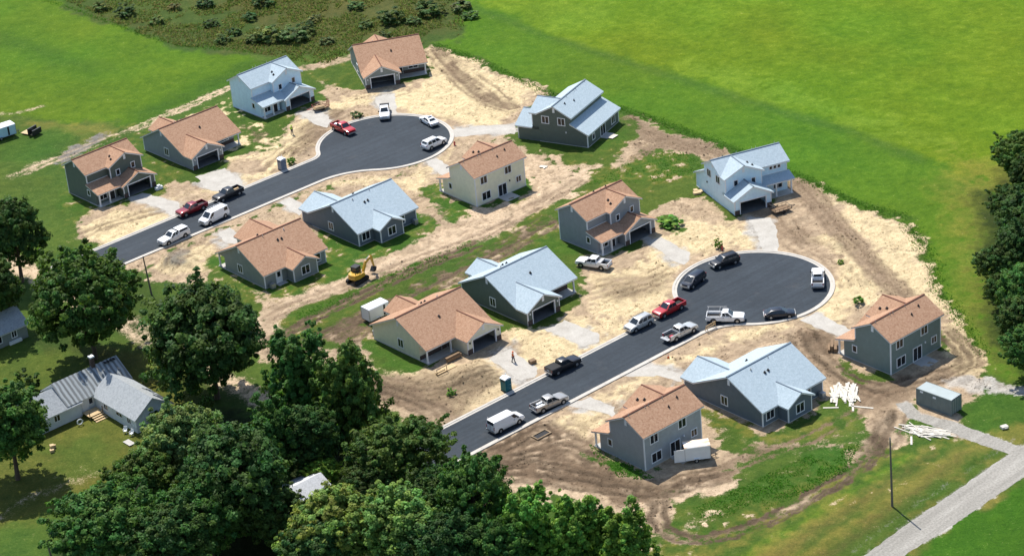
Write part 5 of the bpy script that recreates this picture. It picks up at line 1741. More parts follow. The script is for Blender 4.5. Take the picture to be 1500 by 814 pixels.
def flat_trailer(px, py, ang, label, mat, L=3.4, W=1.8, stakes=True, cargo=None):
    c = at(px, py)
    root = empty('utility_trailer', (c.x, c.y, .02), ang, label, 'trailer')
    b = MB(); b.box(-L / 2, -W / 2, .45, L / 2, W / 2, .56); b.build('deck', M['wood'], root)
    f = MB()
    for sy in (1, -1):
        f.tube((-L / 2, sy * W / 2, .95), (L / 2, sy * W / 2, .95), .04)
        f.tube((-L / 2, sy * W / 2, .55), (L / 2, sy * W / 2, .55), .05)
    for x in np.linspace(-L / 2, L / 2, 5):
        for sy in (1, -1): f.tube((x, sy * W / 2, .5), (x, sy * W / 2, .95), .035)
    f.tube((L / 2, -W / 2, .95), (L / 2, W / 2, .95), .04)
    f.tube((L / 2, .5, .48), (L / 2 + 1.2, 0, .48), .05); f.tube((L / 2, -.5, .48), (L / 2 + 1.2, 0, .48), .05)
    f.build('rail_frame', M[mat], root)
    for sy in (1, -1):
        w = MB(); w.tube((-.1, sy * (W / 2 + .15) - .1, .34), (-.1, sy * (W / 2 + .15) + .1, .34), .34, .34, 14)
        w.build('wheel', M['dark'], root, True)
    g = MB()
    for k in range(7): g.tube((-L / 2, -W / 2 + k * W / 6, .5), (-L / 2 - .12, -W / 2 + k * W / 6, 1.55), .03)
    g.tube((-L / 2 - .12, -W / 2, 1.55), (-L / 2 - .12, W / 2, 1.55), .04)
    g.build('ramp_gate', M[mat], root)
    return root


flat_trailer(1144, 310, R(25), 'black railed trailer with a raised ramp gate by the porch of the white house', 'black', 3.2, 1.8)
flat_trailer(470, 160, R(200), 'reddish railed trailer parked at the garage of the far white house', 'darkred', 3.0, 1.7)
load('lumber_stack', 'new lumber stacked on the reddish trailer by the far white house', 'lumber', 468, 158, M['newwood'], [(-1.2, -.6, 0, 1.2, -.4, .18), (-1.3, -.3, 0, 1.0, 0, .22), (-1.1, .1, 0, 1.2, .4, .16), (-.9, -.5, .2, .9, .2, .36)], R(20), .58)


def portable_toilet(px, py, ang, mat, roof, label):
    c = at(px, py)
    root = empty('portable_toilet', (c.x, c.y, .02), ang, label, 'portable toilet', 'portable toilets beside the kerbs')
    w = .58
    b = MB(); b.box(-w, -w, .10, w, w, 2.02)
    b.build('body', M[mat], root)
    p = MB(); p.box(-w - .05, -w - .05, 0, w + .05, w + .05, .10); p.build('skid', M['black'], root)
    d = MB(); d.box(-.40, -w - .03, .16, .40, -w - .003, 1.92)
    for k in range(3): d.box(-.32, -w - .045, .30 + k * .55, .32, -w - .03, .72 + k * .55)
    do = d.build('door', M[mat], root)
    h = MB(); h.box(.26, -w - .07, 1.0, .33, -w - .045, 1.16); h.build('handle', M['paleplastic'], do)
    r_ = MB()
    r_.loft([[(x, y, z) for x, z in ((w + .05, 2.0), (w + .05, 2.08), (.2, 2.26), (-.2, 2.26), (-w - .05, 2.08), (-w - .05, 2.0))] for y in (-w - .05, w + .05)])
    r_.build('roof', M[roof], root)
    v = MB(); v.tube((.42, .42, 2.0), (.42, .42, 2.5), .05); v.build('vent_pipe', M[roof], root)
    for k in range(4):
        g = MB(); g.box(-w - .012, -.4 + k * .22, 1.6, -w - .002, -.25 + k * .22, 1.85); g.build('vent_grille', M['black'], root)


portable_toilet(742, 571, R(39), 'teal', 'paleplastic', 'teal portable toilet with white roof beside the near kerb')
portable_toilet(414, 248, R(39), 'greyplastic', 'paleplastic', 'grey portable toilet with pale roof beside the far kerb')


def container():
    # corner posts surveyed on the ground
    a, bq, c_ = at(1342, 591), at(1394, 610), at(1409, 601)
    u = (bq - a).normalized(); v = Vector((-u.y, u.x, 0))
    L, W, Hh = 6.06, 2.44, 2.55
    root = empty('shipping_container', (a.x, a.y, .0), math.atan2(u.y, u.x), 'dull green steel shipping container with pale top beside the gravel spur', 'container')
    b = MB()
    n = 22
    for y0, sg in ((0, 1), (W, -1)):
        pts = []
        for k in range(n * 4 + 1):
            x = .12 + (L - .24) * k / (n * 4)
            ph = k % 4
            pts.append((x, y0 + sg * (.03 if ph in (0, 1) else .075)))
        poly = pts + [(L - .12, y0 + sg * .12), (.12, y0 + sg * .12)]
        b.prism([(x, y, .16) for x, y in poly], (0, 0, Hh - .32))
    b.build('side_wall', M['container'], root)
    e = MB()
    for k in range(8): e.box(.03, .14 + k * .27, .16, .09, .14 + k * .27 + .2, Hh - .16)
    e.box(.06, .1, .16, .12, W - .1, Hh - .16)
    e.build('end_wall', M['container'], root)
    for k in range(2):
        d = MB(); d.box(L - .10, .13 + k * 1.10, .17, L - .03, .13 + k * 1.10 + 1.08, Hh - .17)
        for q in range(4): d.box(L - .03, .2 + k * 1.10, .35 + q * .55, L - .015, .13 + k * 1.10 + 1.0, .7 + q * .55)
        do = d.build('cargo_door', M['container'], root)
        for q in (.3, .8):
            rd = MB(); rd.tube((L + .01, .13 + k * 1.10 + q, .15), (L + .01, .13 + k * 1.10 + q, Hh - .15), .025); rd.build('lock_rod', M['steel'], do)
    f = MB()
    for x in (0, L - .12):
        for y in (0, W - .12): f.box(x, y, 0, x + .12, y + .12, Hh)
    for y in (0, W - .1):
        f.box(.12, y, 0, L - .12, y + .1, .16); f.box(.12, y, Hh - .16, L - .12, y + .1, Hh)
    f.build('frame', M['container'], root)
    r_ = MB()
    for k in range(20):
        x = .1 + (L - .2) * k / 20
        r_.box(x, .1, Hh - .05, x + (L - .2) / 40, W - .1, Hh + .012); r_.box(x + (L - .2) / 40, .1, Hh - .05, x + (L - .2) / 20, W - .1, Hh - .02)
    r_.build('roof_sheet', M['containertop'], root)
    for x, z in ((.7, 2.1), (2.9, 1.9)):
        pl = MB(); pl.box(x, -.012, z, x + .5, .03, z + .28); pl.build('marking_plate', M['paleplastic'], root)


container()


def loose_boards(group, label, boards):
    for (x, y, z, ang, tilt, L, w, th) in boards:
        mb = MB(); mb.box(-L / 2, -w / 2, 0, L / 2, w / 2, th)
        o = mb.build('board', M['boardw'], None, loc=(x, y, z))
        o.rotation_euler = (0, tilt, ang)
        tag(o, label, 'board', group)


rb = random.Random(5)
bs_ = []
c0 = at(1237, 578)
for k in range(46):
    px, py = 1219 + (k % 23) * 1.62 + rb.uniform(-1.2, 1.2), 577 + rb.uniform(-7, 7)
    p = at(px, py)
    bs_.append((p.x, p.y, -.015 + .05 * (k // 12) + rb.uniform(0, .05), R(84 + rb.gauss(0, 11)), rb.uniform(-.05, .05), rb.uniform(2.2, 5.2), rb.uniform(.18, .34), .04))
loose_boards('loose white boards heaped beside the slate house', 'loose white board in the heap beside the large slate house', bs_)
bs_ = []
for k in range(44):
    f_ = (k % 22) / 22
    px, py = 1336 + f_ * 40 + rb.uniform(-5, 5), 629 + f_ * 6 + rb.uniform(-6, 6)
    p = at(px, py)
    bs_.append((p.x, p.y, -.015 + .05 * (k // 12) + rb.uniform(0, .05), R(-32 + rb.gauss(0, 16)), rb.uniform(-.04, .04), rb.uniform(2.0, 5.2), rb.uniform(.14, .28), .04))
loose_boards('loose white boards scattered beside the gravel spur', 'loose white board scattered on the grass beside the gravel spur', bs_)
for (px, py, ang, L, lab) in ((1249, 590, 82, 4.6, 'long white board standing apart below the upright heap'), (1262, 596, -22, 3.4, 'white board lying crossways below the upright heap'), (1217, 597, -8, 2.2, 'short white board lying left of the upright heap'), (1335, 645, 80, 2.2, 'short white board upright below the scattered boards')):
    p = at(px, py)
    mb = MB(); mb.box(-L / 2, -.14, 0, L / 2, .14, .06)
    tag(mb.build('board', M['boardw'], None, loc=(p.x, p.y, .0), rz=R(ang)), lab, 'board')


def hydrant(px, py, label):
    c = at(px, py)
    root = empty('fire_hydrant', (c.x, c.y, 0), 0, label, 'hydrant', 'fire hydrants by the turning circles')
    b = MB(); b.tube((0, 0, 0), (0, 0, .62), .13, .12, 12); b.tube((0, 0, .62), (0, 0, .80), .17, .05, 12); b.tube((0, 0, .04), (0, 0, .1), .2, .2, 12)
    b.build('barrel', M['red'], root, True)
    for a in (0, math.pi, -math.pi / 2):
        n = MB(); n.tube((math.cos(a) * .1, math.sin(a) * .1, .46), (math.cos(a) * .24, math.sin(a) * .24, .46), .075, .075, 8); n.build('outlet', M['red'], root)


hydrant(666, 213, 'red fire hydrant right of the far turning circle')
hydrant(1058, 366, 'red fire hydrant above the near turning circle')


def cone(px, py, label):
    c = at(px, py)
    root = empty('traffic_cone', (c.x, c.y, .1), 0, label, 'cone')
    b = MB(); b.tube((0, 0, .03), (0, 0, .70), .16, .03, 12); b.build('cone', M['orangecloth'], root)
    p = MB(); p.box(-.2, -.2, 0, .2, .2, .03); p.build('base', M['black'], root)
    s = MB(); s.tube((0, 0, .38), (0, 0, .52), .103, .078, 12); s.build('white_band', M['paleplastic'], root)


cone(979, 525, 'orange traffic cone on the kerb behind the silver-white pickup')


def barricade():
    c = at(1041, 483)
    root = empty('barricade', (c.x, c.y, 0), R(42), 'small wooden barricade beside the kerb at the mouth of the near circle', 'barricade')
    for x in (-.9, .9):
        for sy in (1, -1):
            l = MB(); l.tube((x, sy * .35, 0), (x, 0, 1.05), .05); l.build('leg', M['newwood'], root)
    for z in (.95, .55):
        l = MB(); l.box(-1.1, -.09, z, 1.1, -.05, z + .18); l.build('rail', M['newwood'], root)


barricade()


def inlet():
    c = at(793, 637)
    root = empty('storm_drain_pit', (c.x, c.y, .03), R(39), 'open rectangular drain pit in the mud below the near street', 'drain pit')
    f = MB()
    f.box(-1.35, -.75, -.02, 1.35, -.55, .16); f.box(-1.35, .55, -.02, 1.35, .75, .16); f.box(-1.35, -.55, -.02, -1.15, .55, .16); f.box(1.15, -.55, -.02, 1.35, .55, .16)
    f.build('rim', M['soil'], root)
    d = MB(); d.box(-1.15, -.55, -.03, 1.15, .55, .05); d.build('opening', M['dark'], root)


inlet()


def utility_pole(px, py, top, label, h, lean=(0, 0), arm=False):
    c = at(px, py)
    root = empty('utility_pole', (c.x, c.y, -.05), 0, label, 'utility pole')
    p = MB(); p.path([(0, 0, 0), (lean[0] * .5, lean[1] * .5, h * .5), (lean[0], lean[1], h)], [.16, .135, .10], 10)
    p.build('shaft', M['pole'], root, True)
    if arm:
        a = MB(); a.box(lean[0] - .06, lean[1] - .16, h - .35, lean[0] + .06, lean[1] + .16, h - .05); a.build('bracket', M['steel'], root)
    return root


utility_pole(1307, 741, None, 'tall bare utility pole on the grass slope beside the gravel lane', 10.6, (-.15, 0), True)
utility_pole(222, 431, None, 'bare leaning utility pole between two big trees by the far street', 7.0, (-.35, 0))
utility_pole(76, 818, None, 'thin dark post on the grass at the bottom left corner', 2.6, (-.2, 0))

# odds and ends around the porches
def step_frame():
    c = at(644, 545)
    root = empty('wooden_steps', (c.x, c.y, .02), R(39), 'unfinished wooden steps and rail in front of the tan house porch', 'steps')
    for k in range(2):
        t = MB(); t.box(-.9, -.3 * k - .3, .16 * (1 - k), .9, -.3 * k, .16 * (2 - k)); t.build('tread', M['newwood'], root)
    for x in (-.95, .95):
        t = MB(); t.tube((x, -.6, 0), (x, -.6, 1.0), .05); t.build('post', M['black'], root)
    t = MB(); t.tube((-.95, -.6, 1.0), (.95, -.6, 1.0), .05); t.build('rail', M['black'], root)


step_frame()
load('plywood_sheet', 'pale plywood lying in front of the tan house porch', 'plywood', 657, 538, M['newwood'], [(-1.2, -.6, 0, 1.2, .6, .05)], R(39), .05)
load('lumber_stack', 'lumber stack on the porch slab of the tan house', 'lumber', 664, 525, M['wood'], [(-1.4, -.4, 0, 1.4, -.1, .5), (-1.2, .0, 0, 1.3, .3, .35), (-1.5, -.3, .52, 1.2, .1, .7)], R(39), .12)
load('debris_pile', 'tan debris pile against the left wall of the near white house', 'debris', 1022, 283, M['newwood'], [(-.8, -.6, 0, .5, .2, .35), (-.2, -.1, 0, .9, .8, .25), (-.5, .3, 0, .2, 1.1, .4)], R(10), .05)
load('white_sheet', 'white scrap sheet on the grass behind the dark green house', 'sheet', 898, 200, M['boardw'], [(-.9, -.5, 0, .9, .5, .05)], R(50), .12)
load('white_sheet', 'white scrap sheet on the dirt right of the cream house', 'sheet', 796, 244, M['boardw'], [(-.7, -.4, 0, .7, .4, .05), (.2, -.9, .05, .5, .2, .1)], R(-20), .12)
load('plywood_sheet', 'brown plywood on the dirt beside the near turning circle drive', 'plywood', 780, 531, M['wood'], [(-.5, -.4, 0, .5, .4, .5)], R(30), .05)
load('dark_crate', 'dark crate by the garage of the far dark green house', 'crate', 233, 277, M['paleplastic'], [(-.7, -.3, 0, .7, .3, .5), (-.3, -.25, .5, .3, .25, .8)], R(40), .02)
load('lumber_stack', 'lumber stack beside the porch of the green house at right', 'lumber', 1220, 510, M['wood'], [(-1.3, -.6, 0, 1.2, -.2, .6), (-1.1, -.1, 0, 1.4, .3, .9), (-1.2, .4, 0, 1.0, .7, .4)], R(80), .05)
load('white_bag', 'white bag lying in the grass at the right edge', 'bag', 1471, 626, M['boardw'], [(-.5, -.35, 0, .5, .35, .3), (-.2, -.5, .05, .3, .5, .2)], R(20), .1)


def tipped_frame():
    c = at(46, 196)
    root = empty('plywood_platform', (c.x, c.y, .05), R(-35), 'tan plywood platform with two dark beams in the grass at far left', 'platform')
    p = MB(); p.box(-1.8, -1.0, .18, 1.6, 1.0, .26); p.build('deck', M['newwood'], root)
    for k, x in enumerate((.4, 1.55)):
        b = MB(); b.box(x, -1.3, .27, x + .28, 1.0, 1.5 - .2 * k); b.build('beam', M['black'], root)
    b = MB(); b.prism([(.68, -.9, 1.2), (.68, -.6, 1.2), (1.55, .6, .3), (1.55, .3, .3)], (0, 0, .25)); b.build('brace', M['black'], root)


tipped_frame()

# ------------------------------------------------------------------ two workers on foot
def person(px, py, ang, label, shirt, trousers, hat):
    c = at(px, py)
    root = empty('person', (c.x, c.y, .02), ang, label, 'person')
    V, E_, Rr = [], [], []

    def v(p, r, par=None):
        V.append(p); Rr.append(r)
        if par is not None: E_.append((par, len(V) - 1))
        return len(V) - 1
    pel = v((0, 0, .96), .15)
    wai = v((0, .0, 1.12), .14, pel)
    che = v((.02, 0, 1.34), .165, wai)
    nec = v((.03, 0, 1.50), .065, che)
    hea = v((.05, 0, 1.63), .095, nec)
    v((.055, 0, 1.74), .085, hea)
    parts = {'arm': [], 'leg': []}
    for sy in (1, -1):
        st = .16 * sy
        hip = v((0, .09 * sy, .90), .105, pel)
        kn = v((.06 + st * .6, .10 * sy, .49), .075, hip)
        an = v((-.02 + st * 1.2, .10 * sy, .09), .05, kn)
        v((.14 + st * 1.2, .11 * sy, .04), .042, an)
        sh = v((.01, .19 * sy, 1.42), .075, che)
        el = v((-.03 - st * .8, .27 * sy, 1.14), .052, sh)
        wr = v((.10 - st * .8, .27 * sy, .92), .034, el)
        pa = v((.13 - st * .8, .27 * sy, .85), .036, wr)
        for k in range(4):
            f1 = v((.155 - st * .8 - .01 * k, (.27 + .026 - .018 * k) * sy, .80 + .004 * k), .010, pa)
            v((.16 - st * .8 - .02 * k, (.265 + .026 - .018 * k) * sy, .755 + .006 * abs(k - 1)), .008, f1)
        th = v((.165 - st * .8, .235 * sy, .84), .011, pa)
        v((.185 - st * .8, .225 * sy, .80), .009, th)

    def skin(name, keep, grow, mat, sub=1):
        idx = [i for i in range(len(V)) if keep(i)]
        mp = {i: k for k, i in enumerate(idx)}
        me = bpy.data.meshes.new(name)
        me.from_pydata([V[i] for i in idx], [(mp[a], mp[b_]) for a, b_ in E_ if a in mp and b_ in mp], [])
        o = bpy.data.objects.new(name, me)
        COL.objects.link(o)
        o.parent = root
        md = o.modifiers.new('skin', 'SKIN')
        md.use_smooth_shade = True
        for k, i in enumerate(idx):
            sv = me.skin_vertices[0].data[k]
            sv.radius = (Rr[i] + grow, Rr[i] + grow)
            sv.use_root = (k == 0)
        ss = o.modifiers.new('smooth', 'SUBSURF'); ss.levels = sub; ss.render_levels = sub
        me.materials.append(mat)
        return o
    skin('body', lambda i: True, 0, M['skin'])
    skin('shirt', lambda i: i in (0, 1, 2) or abs(V[i][1]) > .15 and V[i][2] > 1.1, .022, shirt)
    skin('trousers', lambda i: i == 0 or (V[i][2] < .95 and V[i][2] > .06 and abs(V[i][1]) < .15), .020, trousers)
    h = MB(); h.tube((.05, 0, 1.72), (.05, 0, 1.80), .135, .12, 14); h.tube((.05, 0, 1.80), (.05, 0, 1.86), .12, .06, 14); h.tube((.05, 0, 1.715), (.05, 0, 1.73), .165, .165, 14)
    h.build('hard_hat', hat, root, True)
    for sy in (1, -1):
        b = MB(); b.loft([[(.0 + .08 * math.cos(a) + .16 * sy * 1.2, .105 * sy + .05 * math.sin(a), z) for a in np.linspace(0, 2 * math.pi, 9)[:-1]] for z in (0, .05, .16)])
        b.box(.05 + .19 * sy, .105 * sy - .05, 0, .17 + .19 * sy, .105 * sy + .05, .08)
        b.build('boot', M['black'], root)
    nz = MB(); nz.tube((.135, 0, 1.66), (.165, 0, 1.625), .012, .018, 6); nz.build('nose', M['skin'], root)
    for sy in (1, -1):
        e = MB(); e.tube((.132, .033 * sy, 1.665), (.142, .033 * sy, 1.665), .012, .01, 6); e.build('eye', M['black'], root)
        e = MB(); e.tube((.05, .09 * sy, 1.64), (.05, .112 * sy, 1.645), .03, .022, 8); e.build('ear', M['skin'], root)
    e = MB(); e.box(.13, -.025, 1.592, .143, .025, 1.602); e.build('mouth', M['darkred'], root)


person(428, 197, R(-60), 'worker in a lime hi-vis top walking on the dirt by the far street', M['hivis'], M['denim'], M['hivis'])
person(752, 530, R(-30), 'worker in an orange top walking down the drive of the tan house', M['orangecloth'], M['denim'], M['orangecloth'])

# ------------------------------------------------------------------ older houses among the trees
M['old_side'] = siding('old_pale_siding', (0.62, 0.66, 0.68))
M['old_roof'] = shingle('weathered_grey_shingles', [(0.27, 0.29, 0.30), (0.33, 0.35, 0.36), (0.39, 0.41, 0.42)])
M['grey_roof2'] = shingle('pale_grey_shingles', [(0.44, 0.45, 0.46), (0.52, 0.53, 0.54), (0.60, 0.61, 0.62)])
m, t, b = nodes_of('rusty_ribbed_metal_roof')
v_ = coords(t)
w = t.nodes.new('ShaderNodeTexWave'); w.wave_type = 'BANDS'; w.bands_direction = 'X'; w.inputs['Scale'].default_value = .42; w.inputs['Distortion'].default_value = 2.5; w.inputs['Detail'].default_value = 3
t.links.new(v_, w.inputs['Vector'])
t.links.new(ramp(t, w.outputs['Fac'], [(.2, (.15, .16, .16)), (.8, (.34, .37, .375))]), b.inputs['Base Color'])
b.inputs['Roughness'].default_value = .6
M['metal_roof'] = m


def gable_block(root, x0, x1, y0, y1, ze, zr, wallmat, roofmat, axis='x', o=.3, ribs=False, rname='roof', wname='wall'):
    """a plain gabled block; ridge along the axis"""
    w, r_, f = MB(), MB(), MB()
    if axis == 'x':
        ym = (y0 + y1) / 2; s = (zr - ze) / (ym - y0)
        zf = lambda x, y: zr - abs(y - ym) * s
        for x, t_ in ((x0, .15), (x1, -.15)): w.prism([(x, y0, 0), (x, y1, 0), (x, y1, ze - .1), (x, ym, zr - .1), (x, y0, ze - .1)], (t_, 0, 0))
        w.box(x0 + .151, y0, 0, x1 - .151, y0 + .15, ze - .1); w.box(x0 + .151, y1 - .15, 0, x1 - .151, y1, ze - .1)
        polys = [[(x0 - o, y0 - o), (x1 + o, y0 - o), (x1 + o, ym), (x0 - o, ym)], [(x0 - o, ym), (x1 + o, ym), (x1 + o, y1 + o), (x0 - o, y1 + o)]]
    else:
        xm = (x0 + x1) / 2; s = (zr - ze) / (xm - x0)
        zf = lambda x, y: zr - abs(x - xm) * s
        for y, t_ in ((y0, .15), (y1, -.15)): w.prism([(x0, y, 0), (x1, y, 0), (x1, y, ze - .1), (xm, y, zr - .1), (x0, y, ze - .1)], (0, t_, 0))
        w.box(x0, y0 + .151, 0, x0 + .15, y1 - .151, ze - .1); w.box(x1 - .15, y0 + .151, 0, x1, y1 - .151, ze - .1)
        polys = [[(x0 - o, y0 - o), (xm, y0 - o), (xm, y1 + o), (x0 - o, y1 + o)], [(xm, y0 - o), (x1 + o, y0 - o), (x1 + o, y1 + o), (xm, y1 + o)]]
    for p in polys:
        r_.slab(p, zf, 0, .06); f.slab([(a + (.03 if a == min(q[0] for q in p) else -.03), c + (.03 if c == min(q[1] for q in p) else -.03)) for a, c in p], zf, .062, .2)
    w.build(wname, wallmat, root); ro = r_.build(rname, roofmat, root); f.build('fascia', M['trim'], root)
    if ribs:
        n = int((x1 - x0) / .9)
        for k in range(n):
            x = x0 + .3 + k * .9
            for p in polys:
                c = MB(); ya, yb = p[0][1], p[2][1]
                c.slab([(x, ya), (x + .08, ya), (x + .08, yb), (x, yb)], zf, -.05, -.002); c.build('rib', roofmat, ro)
    return zf


OLD_A = R(39.2)
r0 = empty('house', (-56.844, 310.876, 0), OLD_A, 'old pale blue-white L-shaped house with chimney and patched metal roof among the trees', 'house')
gable_block(r0, .3, 6.6, .1, 11.2, 2.55, 4.75, M['old_side'], M['old_roof'], 'y', .35, rname='wing_roof', wname='wing_wall')
gable_block(r0, -4.2, 6.7, 11.3, 18.2, 2.75, 5.05, M['old_side'], M['metal_roof'], 'x', .35, True, 'metal_roof', 'middle_wall')
gable_block(r0, -11.0, -2.3, 11.0, 18.0, 2.45, 4.45, M['old_side'], M['old_roof'], 'x', .3, rname='left_wing_roof', wname='left_wing_wall')
H0 = House(r0, 1, 0, M['old_side'], M['old_roof'])
for a in (2.0, 8.2): H0.window('L', .3, a, 1.6, .9, 1.2, 1)
H0.window('L', .3, 4.6, 1.75, 1.5, 1.0, 1)
H0.window('F', .1, 4.9, 1.6, .9, 1.3, 1)
H0.window('F', 11.0, -6.5, 1.6, .9, 1.1, 1)
H0.door('F', 11.3, -1.4, .5, .9, 2.0, 'trim')
H0.window('F', 11.3, -.4, 1.7, .6, .9, 0)
c_ = MB(); c_.box(2.5, 14.4, 4.2, 3.1, 15.0, 6.5); co_ = c_.build('chimney', M['brick'], r0)
c_ = MB(); c_.box(2.42, 14.32, 6.5, 3.18, 15.08, 6.72); c_.build('chimney_cap', M['paleplastic'], co_)
for x in (4.6, 5.1, 5.6, 6.1):
    c_ = MB(); c_.box(x, 14.0, 4.86, x + .3, 14.6, 4.98); c_.build('roof_patch', M['black'], r0)
dk = empty('deck', (0, 0, 0), 0, 'small wooden deck with three steps in the corner of the old house', 'deck')
dk.location = r0.location; dk.rotation_euler = r0.rotation_euler
for k in range(7):
    c_ = MB(); c_.box(-2.3, 8.9 + k * .30, .50, .1, 9.17 + k * .30, .56); c_.build('deck_board', M['newwood'], dk)
for k in range(3):
    c_ = MB(); c_.box(-2.0 + .0, 8.5 - k * .45, .34 - k * .16, .0, 8.85 - k * .45, .40 - k * .16); c_.build('step', M['newwood'], dk)
for x in (-2.25, .0):
    c_ = MB(); c_.box(x, 8.92, 0, x + .1, 9.02, 1.45); c_.build('deck_post', M['wood'], dk)
r1 = empty('house', (*(Vector((-77.4, 345.5, 0)) + 0 * UR)[:2], 0), OLD_A, 'old house with hipped-looking grey roof at the left edge beneath the trees', 'house')
gable_block(r1, -9.0, 0, -.0, 6.2, 2.6, 4.5, M['sage_side'], M['old_roof'], 'x', .4)
H1 = House(r1, 1, 0, M['sage_side'], M['old_roof'])
H1.window('F', 0, -2.4, 1.5, .8, 1.0, 1)
H1.window('F', 0, -5.4, 1.5, 1.4, 1.1, 1)
c_ = MB(); c_.box(-3.6, -.45, .05, -1.4, -.1, .55); c_.build('white_skirting', M['paleplastic'], r1)
r1['label'] = 'old sage-grey house with a grey gabled roof at the left edge beneath the trees'
r2 = empty('house', (-34.5, 279.5, 0), OLD_A, 'pale grey roof glimpsed between the tall trees at the bottom', 'house')
gable_block(r2, -.5, 9, -2.5, 6.5, 2.7, 4.9, M['old_side'], M['grey_roof2'], 'x', .4)
H2_ = House(r2, 1, 0, M['old_side'], M['grey_roof2'])
zf_ = lambda x, y: 4.9 - abs(y - 2) * .49
H2_.stack(4.5, .4, zf_, .16, .35); H2_.stack(3.4, .9, zf_, .1, .3); H2_.stack(4.9, 2.6, zf_, .12, .4, 'paleplastic')


def lawn_chair(px, py, ang, label):
    c = at(px, py)
    root = empty('lawn_chair', (c.x, c.y, .02), ang, label, 'chair', 'white lawn chairs by the old house')
    s = MB(); s.box(-.25, -.25, .40, .25, .25, .45); s.build('seat', M['paleplastic'], root)
    s = MB(); s.prism([(-.25, -.25, .45), (-.25, .25, .45), (-.38, .25, .95), (-.38, -.25, .95)], (-.05, 0, 0)); s.build('backrest', M['paleplastic'], root)
    for x in (-.22, .22):
        for y in (-.22, .22):
            l = MB(); l.tube((x, y, 0), (x, y, .4), .03, .03, 6); l.build('leg', M['paleplastic'], root)
    for y in (-.29, .25):
        l = MB(); l.box(-.28, y, .62, .22, y + .05, .66); l.build('armrest', M['paleplastic'], root)


lawn_chair(184, 634, R(-100), 'white lawn chair at the wall of the old house, left of its twin')
lawn_chair(193, 638, R(-120), 'white lawn chair at the corner of the old house, right of its twin')
load('patio_slab', 'pale stone slab below the white lawn chairs', 'slab', 189, 648, M['concrete'], [(-.9, -.5, 0, .9, .5, .06)], R(-50), .08)
load('stump', 'pale weathered stump and logs on the yard of the old house', 'stump', 77, 658, M['newwood'], [(-.3, -.3, 0, .3, .3, .8), (-.5, -.9, 0, .1, -.4, .4), (.1, .2, .0, .6, .5, .5)], R(20), .03)
tr_ = at(118, 622)
mb = MB()
for k in range(16):
    a0_, a1_ = 2 * math.pi * k / 16, 2 * math.pi * (k + 1) / 16
    mb.tube((.42 * math.cos(a0_), 0, .5 + .42 * math.sin(a0_)), (.42 * math.cos(a1_), 0, .5 + .42 * math.sin(a1_)), .09, .09, 6)
tag(mb.build('white_tyre_planter', M['paleplastic'], None, loc=(tr_.x, tr_.y, .03), rz=R(30)), 'white painted tyre standing beside the deck of the old house', 'planter')

# ------------------------------------------------------------------ trees and shrubs
m, t, b = nodes_of('foliage')
a_ = t.nodes.new('ShaderNodeAttribute'); a_.attribute_name = 'leaf'
oi = t.nodes.new('ShaderNodeObjectInfo')
c1 = mixc(t, 1.0, a_.outputs['Color'], oi.outputs['Color'], 'MULTIPLY')
t.links.new(c1, b.inputs['Base Color'])
b.inputs['Roughness'].default_value = .55
b.inputs['Specular IOR Level'].default_value = .12
tl = t.nodes.new('ShaderNodeBsdfTranslucent')
t.links.new(mixc(t, 1.0, c1, (1.1, 1.25, .5), 'MULTIPLY'), tl.inputs['Color'])
ms = t.nodes.new('ShaderNodeMixShader'); ms.inputs[0].default_value = .34
t.links.new(b.outputs[0], ms.inputs[1]); t.links.new(tl.outputs[0], ms.inputs[2])
t.links.new(ms.outputs[0], t.nodes['Material Output'].inputs['Surface'])
M['leaf'] = m


